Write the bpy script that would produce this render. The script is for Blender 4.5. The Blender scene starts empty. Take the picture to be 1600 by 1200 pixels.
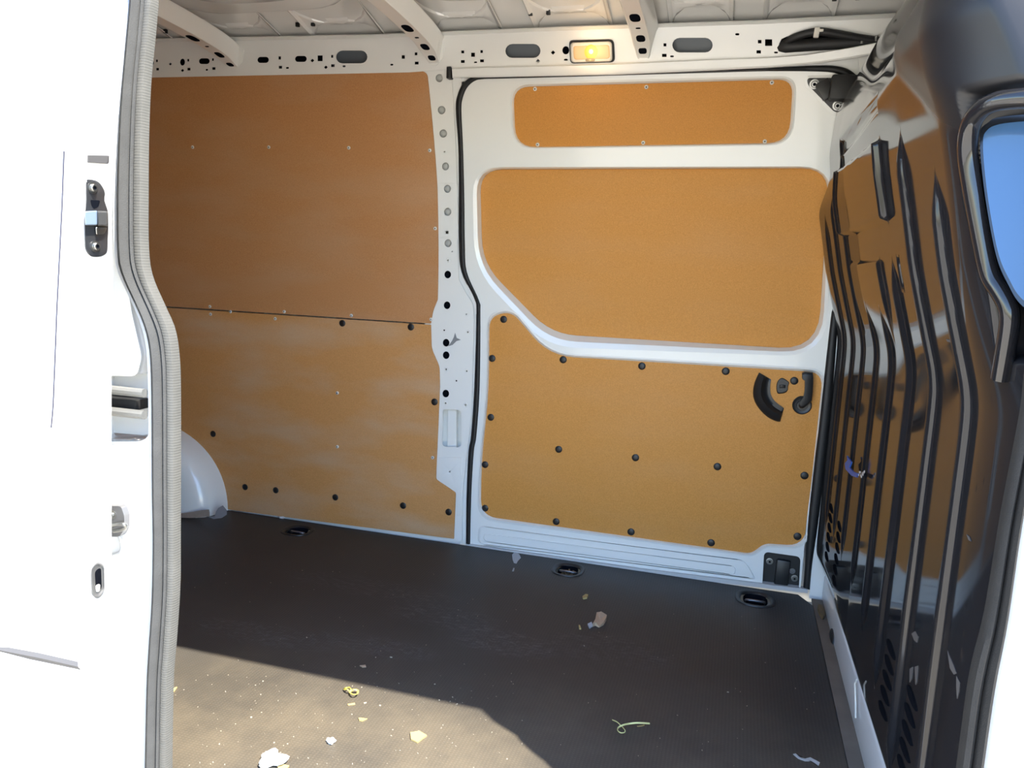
import bpy, bmesh, math, random
import numpy as np
from mathutils import Vector, Matrix
random.seed(7); np.random.seed(7)
SC = bpy.context.scene
COL = SC.collection

# ------------------------------------------------------------------ camera
FPX = 1215.33; YAW = -.2787; PITCH = -.1477; ROLL = .0432
CAM = np.array([0, -1.1969, 1.1672])
F_ = np.array([math.sin(YAW)*math.cos(PITCH), math.cos(YAW)*math.cos(PITCH), math.sin(PITCH)])
_R = np.array([math.cos(YAW), -math.sin(YAW), 0]); _D = np.cross(F_, _R)
R_ = math.cos(ROLL)*_R - math.sin(ROLL)*_D
D_ = math.sin(ROLL)*_R + math.cos(ROLL)*_D
cam = bpy.data.cameras.new('camera'); camo = bpy.data.objects.new('camera', cam); COL.objects.link(camo)
M = Matrix.Identity(4)
for i in range(3):
    M[i][0] = R_[i]; M[i][1] = -D_[i]; M[i][2] = -F_[i]; M[i][3] = CAM[i]
camo.matrix_world = M
cam.sensor_fit = 'HORIZONTAL'; cam.sensor_width = 36; cam.lens = FPX/1600*36; cam.clip_start = .02
SC.camera = camo

# ------------------------------------------------------------------ light
w = bpy.data.worlds.new('sky'); SC.world = w; w.use_nodes = True
nt = w.node_tree; bg = nt.nodes['Background']
sky = nt.nodes.new('ShaderNodeTexSky'); sky.sky_type = 'NISHITA'; sky.sun_disc = False
sky.sun_elevation = math.radians(58); sky.sun_rotation = math.radians(120); sky.air_density = 1.0; sky.dust_density = .25; sky.ozone_density = 4
nt.links.new(sky.outputs[0], bg.inputs[0]); bg.inputs[1].default_value = .34
sun = bpy.data.lights.new('sun', 'SUN'); sun.energy = 6.4; sun.angle = math.radians(.53); sun.color = (1, .93, .80)
suno = bpy.data.objects.new('sun', sun); COL.objects.link(suno)
SUN_DIR = Vector((-.95, .590, -1.8)).normalized()
suno.rotation_euler = SUN_DIR.to_track_quat('-Z', 'Y').to_euler()
SC.view_settings.view_transform = 'Standard'; SC.view_settings.look = 'None'
SC.view_settings.gamma = 1; SC.view_settings.use_curve_mapping = False
SC.view_settings.exposure = 1.55
SC.cycles.max_bounces = 14; SC.cycles.diffuse_bounces = 9; SC.cycles.glossy_bounces = 6
SC.cycles.sample_clamp_indirect = 8

# ------------------------------------------------------------------ pixel -> place helpers
def ray(u, v): return F_ + R_*(u-800)/FPX + D_*(v-600)/FPX
def onY(u, v, y): d = ray(u, v); return CAM + d*((y-CAM[1])/d[1])
def onZ(u, v, z): d = ray(u, v); return CAM + d*((z-CAM[2])/d[2])
def onX(u, v, x): d = ray(u, v); return CAM + d*((x-CAM[0])/d[0])
DEP = 1.80                                   # inner width of the load bay
def lean(z): return .15*(max(0., z-1)/.9)**2  # how far the side walls lean inwards
def wall(u, v, off=0.):                      # a point on the far side wall
    y = DEP
    for k in range(14):
        P = onY(u, v, y); y = DEP - lean(P[2]) - off
    return P
def wxz(u, v, off=0.): P = wall(u, v, off); return (P[0], P[2])
def near(u, v, off=0.):                      # a point on the near side wall
    y = 0.
    for k in range(14):
        P = onY(u, v, y); y = lean(P[2]) - off
    return P

# ------------------------------------------------------------------ materials
def mat(name, col, rough=.5, metal=0., spec=.5, coat=0., coat_r=.05, emit=None, es=0., bump=0., bscale=300., var=0., vscale=6., ior=None):
    m = bpy.data.materials.new(name); m.use_nodes = True
    N = m.node_tree.nodes; L = m.node_tree.links; b = N['Principled BSDF']
    b.inputs['Base Color'].default_value = (*col, 1); b.inputs['Roughness'].default_value = rough
    b.inputs['Metallic'].default_value = metal; b.inputs['Specular IOR Level'].default_value = spec
    b.inputs['Coat Weight'].default_value = coat; b.inputs['Coat Roughness'].default_value = coat_r
    if ior: b.inputs['IOR'].default_value = ior
    if emit: b.inputs['Emission Color'].default_value = (*emit, 1); b.inputs['Emission Strength'].default_value = es
    tc = N.new('ShaderNodeTexCoord')
    if bump:
        n = N.new('ShaderNodeTexNoise'); n.inputs['Scale'].default_value = bscale; n.inputs['Detail'].default_value = 3
        L.new(tc.outputs['Object'], n.inputs['Vector'])
        bp = N.new('ShaderNodeBump'); bp.inputs['Strength'].default_value = bump; bp.inputs['Distance'].default_value = .002
        L.new(n.outputs['Fac'], bp.inputs['Height']); L.new(bp.outputs[0], b.inputs['Normal'])
    if var:
        n2 = N.new('ShaderNodeTexNoise'); n2.inputs['Scale'].default_value = vscale; n2.inputs['Detail'].default_value = 5
        L.new(tc.outputs['Object'], n2.inputs['Vector'])
        mx = N.new('ShaderNodeMix'); mx.data_type = 'RGBA'
        mx.inputs[6].default_value = (*[c*(1-var) for c in col], 1); mx.inputs[7].default_value = (*[min(1, c*(1+var)) for c in col], 1)
        L.new(n2.outputs['Fac'], mx.inputs[0]); L.new(mx.outputs[2], b.inputs['Base Color'])
    return m

def hardboard(name, c0, c1, dust=0.):
    m = bpy.data.materials.new(name); m.use_nodes = True
    N = m.node_tree.nodes; L = m.node_tree.links; b = N['Principled BSDF']
    tc = N.new('ShaderNodeTexCoord')
    n1 = N.new('ShaderNodeTexNoise'); n1.inputs['Scale'].default_value = 260; n1.inputs['Detail'].default_value = 4; n1.inputs['Roughness'].default_value = .7
    n2 = N.new('ShaderNodeTexNoise'); n2.inputs['Scale'].default_value = 2.2; n2.inputs['Detail'].default_value = 6
    mp = N.new('ShaderNodeMapping'); mp.inputs['Scale'].default_value = (1, 1, 3)
    L.new(tc.outputs['Object'], n1.inputs['Vector']); L.new(tc.outputs['Object'], mp.inputs[0]); L.new(mp.outputs[0], n2.inputs['Vector'])
    cr = N.new('ShaderNodeMix'); cr.data_type = 'RGBA'; cr.inputs[6].default_value = (*c0, 1); cr.inputs[7].default_value = (*c1, 1)
    mr = N.new('ShaderNodeMapRange'); mr.inputs[1].default_value = .3; mr.inputs[2].default_value = .7
    L.new(n1.outputs['Fac'], mr.inputs[0]); L.new(mr.outputs[0], cr.inputs[0])
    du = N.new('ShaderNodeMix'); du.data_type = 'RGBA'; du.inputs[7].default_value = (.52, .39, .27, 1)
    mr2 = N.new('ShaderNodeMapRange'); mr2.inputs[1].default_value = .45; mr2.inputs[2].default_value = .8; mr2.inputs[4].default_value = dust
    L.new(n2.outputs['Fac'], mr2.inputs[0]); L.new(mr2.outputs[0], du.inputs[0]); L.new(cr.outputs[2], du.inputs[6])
    L.new(du.outputs[2], b.inputs['Base Color']); b.inputs['Roughness'].default_value = .6; b.inputs['Specular IOR Level'].default_value = .2
    bp = N.new('ShaderNodeBump'); bp.inputs['Strength'].default_value = .12; bp.inputs['Distance'].default_value = .001
    L.new(n1.outputs['Fac'], bp.inputs['Height']); L.new(bp.outputs[0], b.inputs['Normal'])
    return m

PAINT = mat('white_paint', (.80, .80, .77), .28, coat=.6, coat_r=.06, var=.02)
ROOFP = mat('white_roof_paint', (.80, .79, .76), .22, coat=1., coat_r=.03)
OUTP = mat('white_body_paint', (.84, .84, .83), .25, coat=1.)
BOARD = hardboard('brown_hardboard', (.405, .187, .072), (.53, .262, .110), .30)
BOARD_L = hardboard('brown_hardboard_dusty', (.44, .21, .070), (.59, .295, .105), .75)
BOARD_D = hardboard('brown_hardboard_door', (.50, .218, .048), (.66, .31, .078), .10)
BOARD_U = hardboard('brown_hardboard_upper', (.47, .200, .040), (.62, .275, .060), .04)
BLACK = mat('black_plastic', (.012, .012, .013), .42)
PLUG = mat('black_plug', (.010, .009, .009), .45)
RUBBER = mat('black_rubber', (.008, .008, .009), .55)
SEALG = mat('dusty_grey_rubber', (.060, .060, .059), .85, spec=.08, bump=.5, bscale=500, var=.25, vscale=25)
SEALR = mat('ribbed_grey_rubber', (.095, .093, .086), .85, spec=.08, bump=.4, bscale=600, var=.15, vscale=30)
STEEL = mat('bright_steel', (.30, .30, .29), .38, metal=1.)
SCREW = mat('zinc_screw', (.62, .61, .58), .35, coat=.3)
def ribbed(m, scale):
    N = m.node_tree.nodes; L = m.node_tree.links
    wv = N.new('ShaderNodeTexWave'); wv.bands_direction = 'Z'; wv.inputs['Scale'].default_value = scale; wv.inputs['Distortion'].default_value = .3
    tc = N.new('ShaderNodeTexCoord'); L.new(tc.outputs['Object'], wv.inputs['Vector'])
    bp = N.new('ShaderNodeBump'); bp.inputs['Strength'].default_value = .3; bp.inputs['Distance'].default_value = .001
    L.new(wv.outputs['Fac'], bp.inputs['Height']); L.new(bp.outputs[0], N['Principled BSDF'].inputs['Normal'])
ribbed(SEALR, 62)
DSTEEL = mat('dark_steel', (.22, .22, .23), .35, metal=.8)
ALU = mat('grey_rail_metal', (.30, .30, .29), .45, metal=.7, bump=.3, bscale=200)
DARK = mat('dark_cavity', (.006, .007, .010), 1., spec=0.)
CAV = mat('cavity_grey', (.10, .115, .13), .5)
GREY = mat('moulding_shade_grey', (.085, .082, .082), .7, spec=.1)
PAPER = mat('white_paper', (.72, .72, .72), .85, spec=.1)
YEL = mat('yellow_plastic', (.70, .58, .10), .4)
PYEL = mat('pale_yellow_plastic', (.66, .62, .26), .4)
CHIP = mat('wood_chip', (.44, .33, .14), .85, spec=.1)
PINKB = mat('brown_card', (.45, .33, .22), .85, var=.1, vscale=80)
TAPEG = mat('grey_tape', (.38, .41, .45), .6)
BLUE = mat('blue_tape', (.02, .10, .42), .4, var=.3, vscale=60)
CARD = mat('torn_cardboard', (.33, .26, .21), .85, var=.2, vscale=60)
LEAFB = mat('dry_leaf', (.16, .11, .05), .8, var=.3, vscale=60)
CONC = mat('pale_concrete', (.58, .51, .40), .9, var=.15, vscale=1.5)
CLIP = mat('cream_clip', (.75, .72, .64), .5)

def floor_mat():
    m = bpy.data.materials.new('antislip_board'); m.use_nodes = True
    N = m.node_tree.nodes; L = m.node_tree.links; b = N['Principled BSDF']
    tc = N.new('ShaderNodeTexCoord'); O = tc.outputs['Object']
    def noise(scale, det=5, sc=(1, 1, 1), rough=.55, dist=0.):
        mp = N.new('ShaderNodeMapping'); mp.inputs['Scale'].default_value = sc
        L.new(O, mp.inputs[0])
        n = N.new('ShaderNodeTexNoise'); n.inputs['Scale'].default_value = scale; n.inputs['Detail'].default_value = det
        n.inputs['Roughness'].default_value = rough; n.inputs['Distortion'].default_value = dist
        L.new(mp.outputs[0], n.inputs['Vector']); return n.outputs['Fac']
    def rng(x, a, bb, c=0., d=1.):
        r = N.new('ShaderNodeMapRange'); r.interpolation_type = 'SMOOTHSTEP'
        for i, q in enumerate((a, bb, c, d)): r.inputs[i+1].default_value = q
        L.new(x, r.inputs[0]); return r.outputs[0]
    def math_(op, a, bb):
        r = N.new('ShaderNodeMath'); r.operation = op
        for i, q in enumerate((a, bb)):
            if isinstance(q, (int, float)): r.inputs[i].default_value = q
            else: L.new(q, r.inputs[i])
        return r.outputs[0]
    def mix(f, a, bb):
        r = N.new('ShaderNodeMix'); r.data_type = 'RGBA'
        if isinstance(f, (int, float)): r.inputs[0].default_value = f
        else: L.new(f, r.inputs[0])
        for i, q in ((6, a), (7, bb)):
            if isinstance(q, tuple): r.inputs[i].default_value = (*q, 1)
            else: L.new(q, r.inputs[i])
        return r.outputs[2]
    # wire-mesh print of the antislip face
    wv = N.new('ShaderNodeTexWave'); wv.bands_direction = 'X'; wv.inputs['Scale'].default_value = 34; wv.inputs['Distortion'].default_value = .6
    wv2 = N.new('ShaderNodeTexWave'); wv2.bands_direction = 'Y'; wv2.inputs['Scale'].default_value = 40; wv2.inputs['Distortion'].default_value = .6
    L.new(O, wv.inputs['Vector']); L.new(O, wv2.inputs['Vector'])
    mesh = math_('MULTIPLY', wv.outputs['Fac'], wv2.outputs['Fac'])
    base = mix(rng(noise(2.0, 6), .35, .7), (.018, .0205, .025), (.028, .031, .036))
    base = mix(math_('MULTIPLY', mesh, .35), base, (.075, .068, .058))
    # dust worn in towards the doorway
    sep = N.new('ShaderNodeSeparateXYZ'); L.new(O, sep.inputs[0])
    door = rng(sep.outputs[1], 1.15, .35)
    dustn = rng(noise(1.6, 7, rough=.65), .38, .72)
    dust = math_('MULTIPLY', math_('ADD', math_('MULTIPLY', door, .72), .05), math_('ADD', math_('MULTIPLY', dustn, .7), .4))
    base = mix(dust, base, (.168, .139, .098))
    # pale scuff clouds and swirls
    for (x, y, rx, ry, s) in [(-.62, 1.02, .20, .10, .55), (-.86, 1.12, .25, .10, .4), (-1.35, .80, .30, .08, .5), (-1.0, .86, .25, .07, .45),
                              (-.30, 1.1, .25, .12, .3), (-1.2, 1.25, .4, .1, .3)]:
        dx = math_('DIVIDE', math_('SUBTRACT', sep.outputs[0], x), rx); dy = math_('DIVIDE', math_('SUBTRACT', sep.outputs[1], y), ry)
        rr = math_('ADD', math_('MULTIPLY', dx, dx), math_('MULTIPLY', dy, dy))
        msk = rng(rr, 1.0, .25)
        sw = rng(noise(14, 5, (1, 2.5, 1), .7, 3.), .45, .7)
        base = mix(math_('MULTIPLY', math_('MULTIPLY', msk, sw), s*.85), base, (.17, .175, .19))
    # fine crumbs of grit
    vo = N.new('ShaderNodeTexVoronoi'); vo.inputs['Scale'].default_value = 38; vo.inputs['Randomness'].default_value = 1
    L.new(O, vo.inputs['Vector'])
    grit = math_('MULTIPLY', rng(vo.outputs['Distance'], .030, .015), rng(noise(9, 2), .58, .66))
    base = mix(math_('MULTIPLY', math_('SUBTRACT', 1., mesh), .22), base, (.03, .026, .02))
    base = mix(math_('MULTIPLY', grit, .6), base, (.4, .36, .29))
    L.new(base, b.inputs['Base Color'])
    b.inputs['Roughness'].default_value = .50; b.inputs['Specular IOR Level'].default_value = .4
    bp = N.new('ShaderNodeBump'); bp.inputs['Strength'].default_value = .25; bp.inputs['Distance'].default_value = .001
    L.new(mesh, bp.inputs['Height']); L.new(bp.outputs[0], b.inputs['Normal'])
    return m
FLOORM = floor_mat()

# ------------------------------------------------------------------ object helpers
def tag(o, label=None, cat=None, group=None, kind=None):
    if label: o['label'] = label
    if cat: o['category'] = cat
    if group: o['group'] = group
    if kind: o['kind'] = kind
    return o
def link(name, me, m, parent=None):
    o = bpy.data.objects.new(name, me); COL.objects.link(o)
    if m and not me.materials: me.materials.append(m)
    if parent: o.parent = parent
    return o
def build(name, bm, m, parent=None, ang=35):
    bmesh.ops.recalc_face_normals(bm, faces=bm.faces)
    lim = math.radians(ang)
    for f in bm.faces: f.smooth = True
    for e in bm.edges:
        if len(e.link_faces) == 2: e.smooth = e.calc_face_angle(0) < lim
        else: e.smooth = False
    me = bpy.data.meshes.new(name); bm.to_mesh(me); bm.free()
    return link(name, me, m, parent)
def empty(name, loc=(0, 0, 0), parent=None):
    o = bpy.data.objects.new(name, None); o.location = loc; o.empty_display_size = .05; COL.objects.link(o)
    if parent: o.parent = parent
    return o

def rounded(corners, n=6):
    """corners (u,v,r) -> loop with n+1 points per corner (equal counts for equal corner counts)."""
    out = []; k = len(corners)
    for i in range(k):
        p0 = np.array(corners[i-1][:2], float); p = np.array(corners[i][:2], float); p1 = np.array(corners[(i+1) % k][:2], float)
        r = corners[i][2] if len(corners[i]) > 2 else 0
        a = p0-p; b = p1-p; la = np.linalg.norm(a); lb = np.linalg.norm(b); a /= la; b /= lb
        d = min(r, la*.49, lb*.49)
        if d < .2:
            d = .2 if r > 0 else 0
        A = p+a*d; B = p+b*d
        for j in range(n+1):
            t = j/n; out.append(tuple((1-t)**2*A + 2*t*(1-t)*p + t*t*B))
        if r == 0:
            del out[-n:]
    return out
def obround(u, v, w_, h_, n=8):
    """stadium outline in pixels"""
    r = min(w_, h_)/2
    if w_ >= h_:
        out = [(u+(w_/2-r)+r*math.cos(-math.pi/2+math.pi*i/n), v+r*math.sin(-math.pi/2+math.pi*i/n)) for i in range(n+1)]
        out += [(u-(w_/2-r)+r*math.cos(math.pi/2+math.pi*i/n), v+r*math.sin(math.pi/2+math.pi*i/n)) for i in range(n+1)]
    else:
        r = w_/2
        out = [(u+r*math.cos(2*math.pi*i/16), v+h_/2*math.sin(2*math.pi*i/16)) for i in range(16)]
    if abs(w_-h_) < .01:
        out = [(u+r*math.cos(2*math.pi*i/16), v+r*math.sin(2*math.pi*i/16)) for i in range(16)]
    return out
def sq(u, v, w_, h_): return [(u-w_/2, v-h_/2), (u+w_/2, v-h_/2), (u+w_/2, v+h_/2), (u-w_/2, v+h_/2)]
def dia(u, v, s): return [(u-s/2, v), (u, v-s/2), (u+s/2, v), (u, v+s/2)]

def fill2d(bm, loops):
    edges = []
    for lp in loops:
        vs = [bm.verts.new(p) for p in lp]
        for i in range(len(vs)): edges.append(bm.edges.new((vs[i], vs[(i+1) % len(vs)])))
    bmesh.ops.triangle_fill(bm, use_beauty=True, use_dissolve=False, edges=edges)

def sheet(name, outer, holes, off, thick, m, parent=None, side=1, xz=False, levels=True, bevel=0.):
    """A pressed sheet lying on a side wall: outline and holes in photo pixels (or x,z), its
    visible face OFF metres proud of the wall and THICK metres deep, bent to the wall's lean."""
    conv = (lambda p: p) if xz else ((lambda p: wxz(p[0], p[1], off)) if side == 1 else (lambda p: (near(p[0], p[1], off)[0], near(p[0], p[1], off)[2])))
    bm = bmesh.new()
    fill2d(bm, [[(x, 0, z) for x, z in map(conv, lp)] for lp in [outer]+holes])
    if levels:
        zs = [v.co.z for v in bm.verts]
        for z in np.arange(1.08, 2.08, .08):
            if min(zs) < z < max(zs):
                bmesh.ops.bisect_plane(bm, geom=bm.verts[:]+bm.edges[:]+bm.faces[:], plane_co=(0, 0, z), plane_no=(0, 0, 1))
    front = bm.faces[:]
    if thick:
        r = bmesh.ops.extrude_face_region(bm, geom=front)
        for g in r['geom']:
            if isinstance(g, bmesh.types.BMVert): g.co.y += thick
    for v in bm.verts:
        d = v.co.y
        v.co.y = (DEP-lean(v.co.z)-off+d) if side == 1 else (lean(v.co.z)-off+d if side == 0 else v.co.y)
    if bevel:
        es = [e for e in bm.edges if len(e.link_faces) == 2 and e.calc_face_angle(0) > .8]
        bmesh.ops.bevel(bm, geom=es, offset=bevel, segments=2, affect='EDGES', profile=.6, clamp_overlap=True)
    return build(name, bm, m, parent)

def loft(name, loops3, m, parent=None, closed=True, ang=50):
    bm = bmesh.new(); rows = [[bm.verts.new(tuple(p)) for p in lp] for lp in loops3]
    for a, b in zip(rows[:-1], rows[1:]):
        n = len(a)
        for i in range(n if closed else n-1):
            j = (i+1) % n; bm.faces.new((a[i], a[j], b[j], b[i]))
    return build(name, bm, m, parent, ang)

def tube_bm(bm, pts, rad, segs=8, closed=False, flat=1., cap=True):
    pts = [np.array(p, float) for p in pts]; n = len(pts); rows = []
    up0 = None
    for i, p in enumerate(pts):
        a = pts[i-1] if (i > 0 or closed) else p; b = pts[(i+1) % n] if (i < n-1 or closed) else p
        t = b-a; t /= (np.linalg.norm(t)+1e-12)
        if up0 is None:
            up0 = np.array([0, 1, 0.]) if abs(t[1]) < .9 else np.array([1, 0, 0.])
        s = np.cross(t, up0); s /= np.linalg.norm(s); q = np.cross(s, t); up0 = q
        r = rad(i/(n-1)) if callable(rad) else rad
        rows.append([bm.verts.new(tuple(p + s*r*math.cos(2*math.pi*k/segs)*1. + q*r*flat*math.sin(2*math.pi*k/segs))) for k in range(segs)])
    for i in range(n if closed else n-1):
        a = rows[i]; b = rows[(i+1) % n]
        for k in range(segs): bm.faces.new((a[k], a[(k+1) % segs], b[(k+1) % segs], b[k]))
    if not closed and cap:
        bm.faces.new(rows[0][::-1]); bm.faces.new(rows[-1])
def tube(name, pts, rad, m, parent=None, segs=8, closed=False, flat=1.):
    bm = bmesh.new(); tube_bm(bm, pts, rad, segs, closed, flat); return build(name, bm, m, parent, 60)
def smooth_path(pts, n=8, closed=False):
    pts = [np.array(p, float) for p in pts]; k = len(pts); out = []
    g = lambda i: pts[i % k] if closed else pts[min(max(i, 0), k-1)]
    for i in range(k if closed else k-1):
        p0, p1, p2, p3 = g(i-1), g(i), g(i+1), g(i+2)
        for j in range(n):
            t = j/n
            out.append(.5*((2*p1)+(-p0+p2)*t+(2*p0-5*p1+4*p2-p3)*t*t+(-p0+3*p1-3*p2+p3)*t**3))
    if not closed: out.append(pts[-1])
    return out
def box_bm(bm, c, s, rot=None, bev=0.):
    r = bmesh.ops.create_cube(bm, size=1.); vs = r['verts']
    for v in vs:
        v.co = Vector((v.co.x*s[0], v.co.y*s[1], v.co.z*s[2]))
    if bev:
        es = list({e for v in vs for e in v.link_edges})
        rr = bmesh.ops.bevel(bm, geom=es, offset=bev, segments=2, affect='EDGES', profile=.5)
        vs = list({v for f in rr['faces'] for v in f.verts} | {v for v in vs if v.is_valid})
    for v in vs:
        if rot is not None: v.co = rot @ v.co
        v.co += Vector(c)
def lathe_bm(bm, prof, c, axis, segs=14):
    """prof (r,h) along AXIS from C"""
    ax = Vector(axis).normalized(); q = ax.to_track_quat('Z', 'Y').to_matrix(); rows = []
    for r, h in prof:
        rows.append([bm.verts.new(Vector(c)+q @ Vector((r*math.cos(2*math.pi*k/segs), r*math.sin(2*math.pi*k/segs), h))) for k in range(segs)] if r > 1e-6 else [bm.verts.new(Vector(c)+ax*h)])
    for a, b in zip(rows[:-1], rows[1:]):
        for k in range(segs):
            j = (k+1) % segs
            if len(a) == 1: bm.faces.new((a[0], b[j], b[k]))
            elif len(b) == 1: bm.faces.new((a[k], a[j], b[0]))
            else: bm.faces.new((a[k], a[j], b[j], b[k]))

_dm = {}
def stud(kind, P, axis, parent, name, sc=1.):
    """a shared small mesh (plug or screw) placed at P with its head along AXIS"""
    if kind not in _dm:
        bm = bmesh.new()
        if kind == 'plug':
            lathe_bm(bm, [(.0145, -.002), (.0145, .0015), (.0120, .0032), (.0060, .0042), (0, .0045)], (0, 0, 0), (0, 0, 1), 16); m = PLUG
        elif kind == 'screw':
            lathe_bm(bm, [(.0072, -.001), (.0072, .0010), (.0050, .0026), (.0024, .0030), (.0020, .0014), (0, .0012)], (0, 0, 0), (0, 0, 1), 12); m = SCREW
        elif kind == 'bolt':
            lathe_bm(bm, [(.0150, -.002), (.0150, .002), (.0105, .0025), (.0100, .007), (.0085, .0085), (.0050, .0085), (.0045, .005), (0, .005)], (0, 0, 0), (0, 0, 1), 16); m = STEEL
        o = build(kind, bm, m); me = _dm[kind] = o.data; bpy.data.objects.remove(o)
        if kind != 'plug':                       # dark socket in the middle of the head
            me.materials.append(DARK); rc = .0027 if kind == 'screw' else .0052
            for p in me.polygons:
                if math.hypot(p.center.x, p.center.y) < rc: p.material_index = 1
    o = bpy.data.objects.new(name, _dm[kind]); COL.objects.link(o)
    o.matrix_world = Matrix.Translation(Vector(P)) @ Vector(axis).to_track_quat('Z', 'Y').to_matrix().to_4x4() @ Matrix.Scale(sc, 4)
    if parent:
        o.parent = parent; o.matrix_parent_inverse = parent.matrix_world.inverted()
    return o
def wnorm(z): s = 2*.15*max(0, z-1)/.81; return Vector((0, -1, -s)).normalized()
def offset2(loop, d):
    """offset a closed x,z loop outwards"""
    P = np.array(loop); n = len(P); A = .5*sum(P[i-1][0]*P[i][1]-P[i][0]*P[i-1][1] for i in range(n)); s = 1 if A > 0 else -1
    out = []
    for i in range(n):
        t = P[(i+1) % n]-P[i-1]; t /= np.linalg.norm(t)+1e-9; out.append(tuple(P[i]+d*s*np.array([t[1], -t[0]])))
    return out

XR, XF = -3.15, .80          # rear and front ends of the built body
# ================================================================== setting
ground = bmesh.new(); fill2d(ground, [[(-14, -14, -.68), (14, -14, -.68), (14, 16, -.68), (-14, 16, -.68)]])
tag(build('ground', ground, CONC), 'pale concrete ground outside, under the van', 'ground', kind='structure')

# ---- floor board with three cut-outs for the lashing cups
CUPS = [(-1.762, 1.675, .062, .060), (-.563, 1.690, .058, .064), (.145, 1.680, .066, .068)]
def oval(x, y, a, b, n=28, e=2.6):
    return [(x+a*math.copysign(abs(math.cos(t))**(2/e), math.cos(t)), y+b*math.copysign(abs(math.sin(t))**(2/e), math.sin(t))) for t in [2*math.pi*i/n for i in range(n)]]
bm = bmesh.new()
fo = [(XR+.02, .03), (.345, .03), (.345, 1.70), (.300, 1.785), (XR+.02, 1.795)]
fill2d(bm, [[(x, y, 0) for x, y in fo]]+[[(x, y, 0) for x, y in oval(*c)] for c in CUPS])
r = bmesh.ops.extrude_face_region(bm, geom=bm.faces[:])
for g in r['geom']:
    if isinstance(g, bmesh.types.BMVert): g.co.z -= .014
floor = tag(build('floor', bm, FLOORM), 'dark brown antislip plywood floor with sunlit patch and scuffs', 'floor', kind='structure')
bm = bmesh.new(); box_bm(bm, ((XR+XF)/2, .9, -.045), (XF-XR, 1.86, .012)); build('floor_pan', bm, PAINT, floor)
bm = bmesh.new(); box_bm(bm, (.372, .90, -.006), (.05, 1.74, .010), bev=.002)
build('floor_edge_strip', bm, mat('dusty_edge', (.13, .115, .095), .8, var=.4, vscale=9), floor)
for i, c in enumerate(CUPS):
    lab = ['black oval lashing cup in the floor in front of the left rear lining panel',
           'black lashing cup filled with grit in the floor in front of the far door',
           'black lashing cup in the floor in front of the black bracket by the bulkhead'][i]
    t = empty('lashing_cup', (c[0], c[1], 0)); tag(t, lab, 'lashing point', 'lashing cups along the far floor edge')
    inv = Matrix.Translation((-c[0], -c[1], 0))
    bm = bmesh.new(); rows = []
    for s, h in [(1.10, .0002), (1.08, .0035), (.98, .0045), (.86, .0015), (.80, -.004)]:
        rows.append([bm.verts.new((x, y, h)) for x, y in oval(0, 0, c[2]*s, c[3]*s)])
    for a, b in zip(rows[:-1], rows[1:]):
        for k in range(len(a)): j = (k+1) % len(a); bm.faces.new((a[k], a[j], b[j], b[k]))
    build('bezel', bm, BLACK, t)
    bm = bmesh.new(); rows = []
    for s, h in [(.82, -.004), (.66, -.020), (.56, -.028)]:
        rows.append([bm.verts.new((x, y, h)) for x, y in oval(0, 0, c[2]*s*.8, c[3]*s)])
    for a, b in zip(rows[:-1], rows[1:]):
        for k in range(len(a)): j = (k+1) % len(a); bm.faces.new((a[k], a[j], b[j], b[k]))
    bm.faces.new(rows[-1])
    build('bowl', bm, DARK, t)
    pts = [(-.036, .012, -.018), (-.030, -.004, -.006), (0, -.010, -.003), (.030, -.004, -.006), (.036, .012, -.018)]
    tube('ring', smooth_path(pts, 5), .0045, DSTEEL, t, 6)
    if i == 1:
        bm = bmesh.new()
        for k in range(60):
            a = random.uniform(0, 6.28); q = math.sqrt(random.random())
            box_bm(bm, (c[2]*.5*q*math.cos(a), c[3]*.5*q*math.sin(a), -.022+random.uniform(0, .01)), [random.uniform(.003, .008) for _ in range(3)], Matrix.Rotation(random.random()*3, 3, 'Z'))
        o = build('grit', bm, LEAFB, t); o['kind'] = 'stuff'

# ---- body skins that close the load bay
wb = empty('wall_back', (-1.2, DEP, 0)); wb.location = (0, 0, 0); tag(wb, 'white painted far side wall of the van with pillar and roof rail', 'wall', kind='structure')
def skin(name, prof, x0, x1, m, parent):
    loft(name, [[(x0, y, z) for y, z in prof], [(x1, y, z) for y, z in prof]], m, parent, closed=False)
zs = [-.35, 0, .5, 1.0, 1.2, 1.4, 1.6, 1.8, 1.95, 2.05, 2.14]
skin('outer_skin', [(DEP+.085-lean(z), z) for z in zs], XR, XF, PAINT, wb)
# inner pressing that the linings screw to, seen as the white line under the boards
sheet('sill_strip', [(XR, -.02), (-1.06, -.02), (-1.06, .02), (XR, .02)], [], -.004, .006, PAINT, wb, xz=True)

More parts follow.
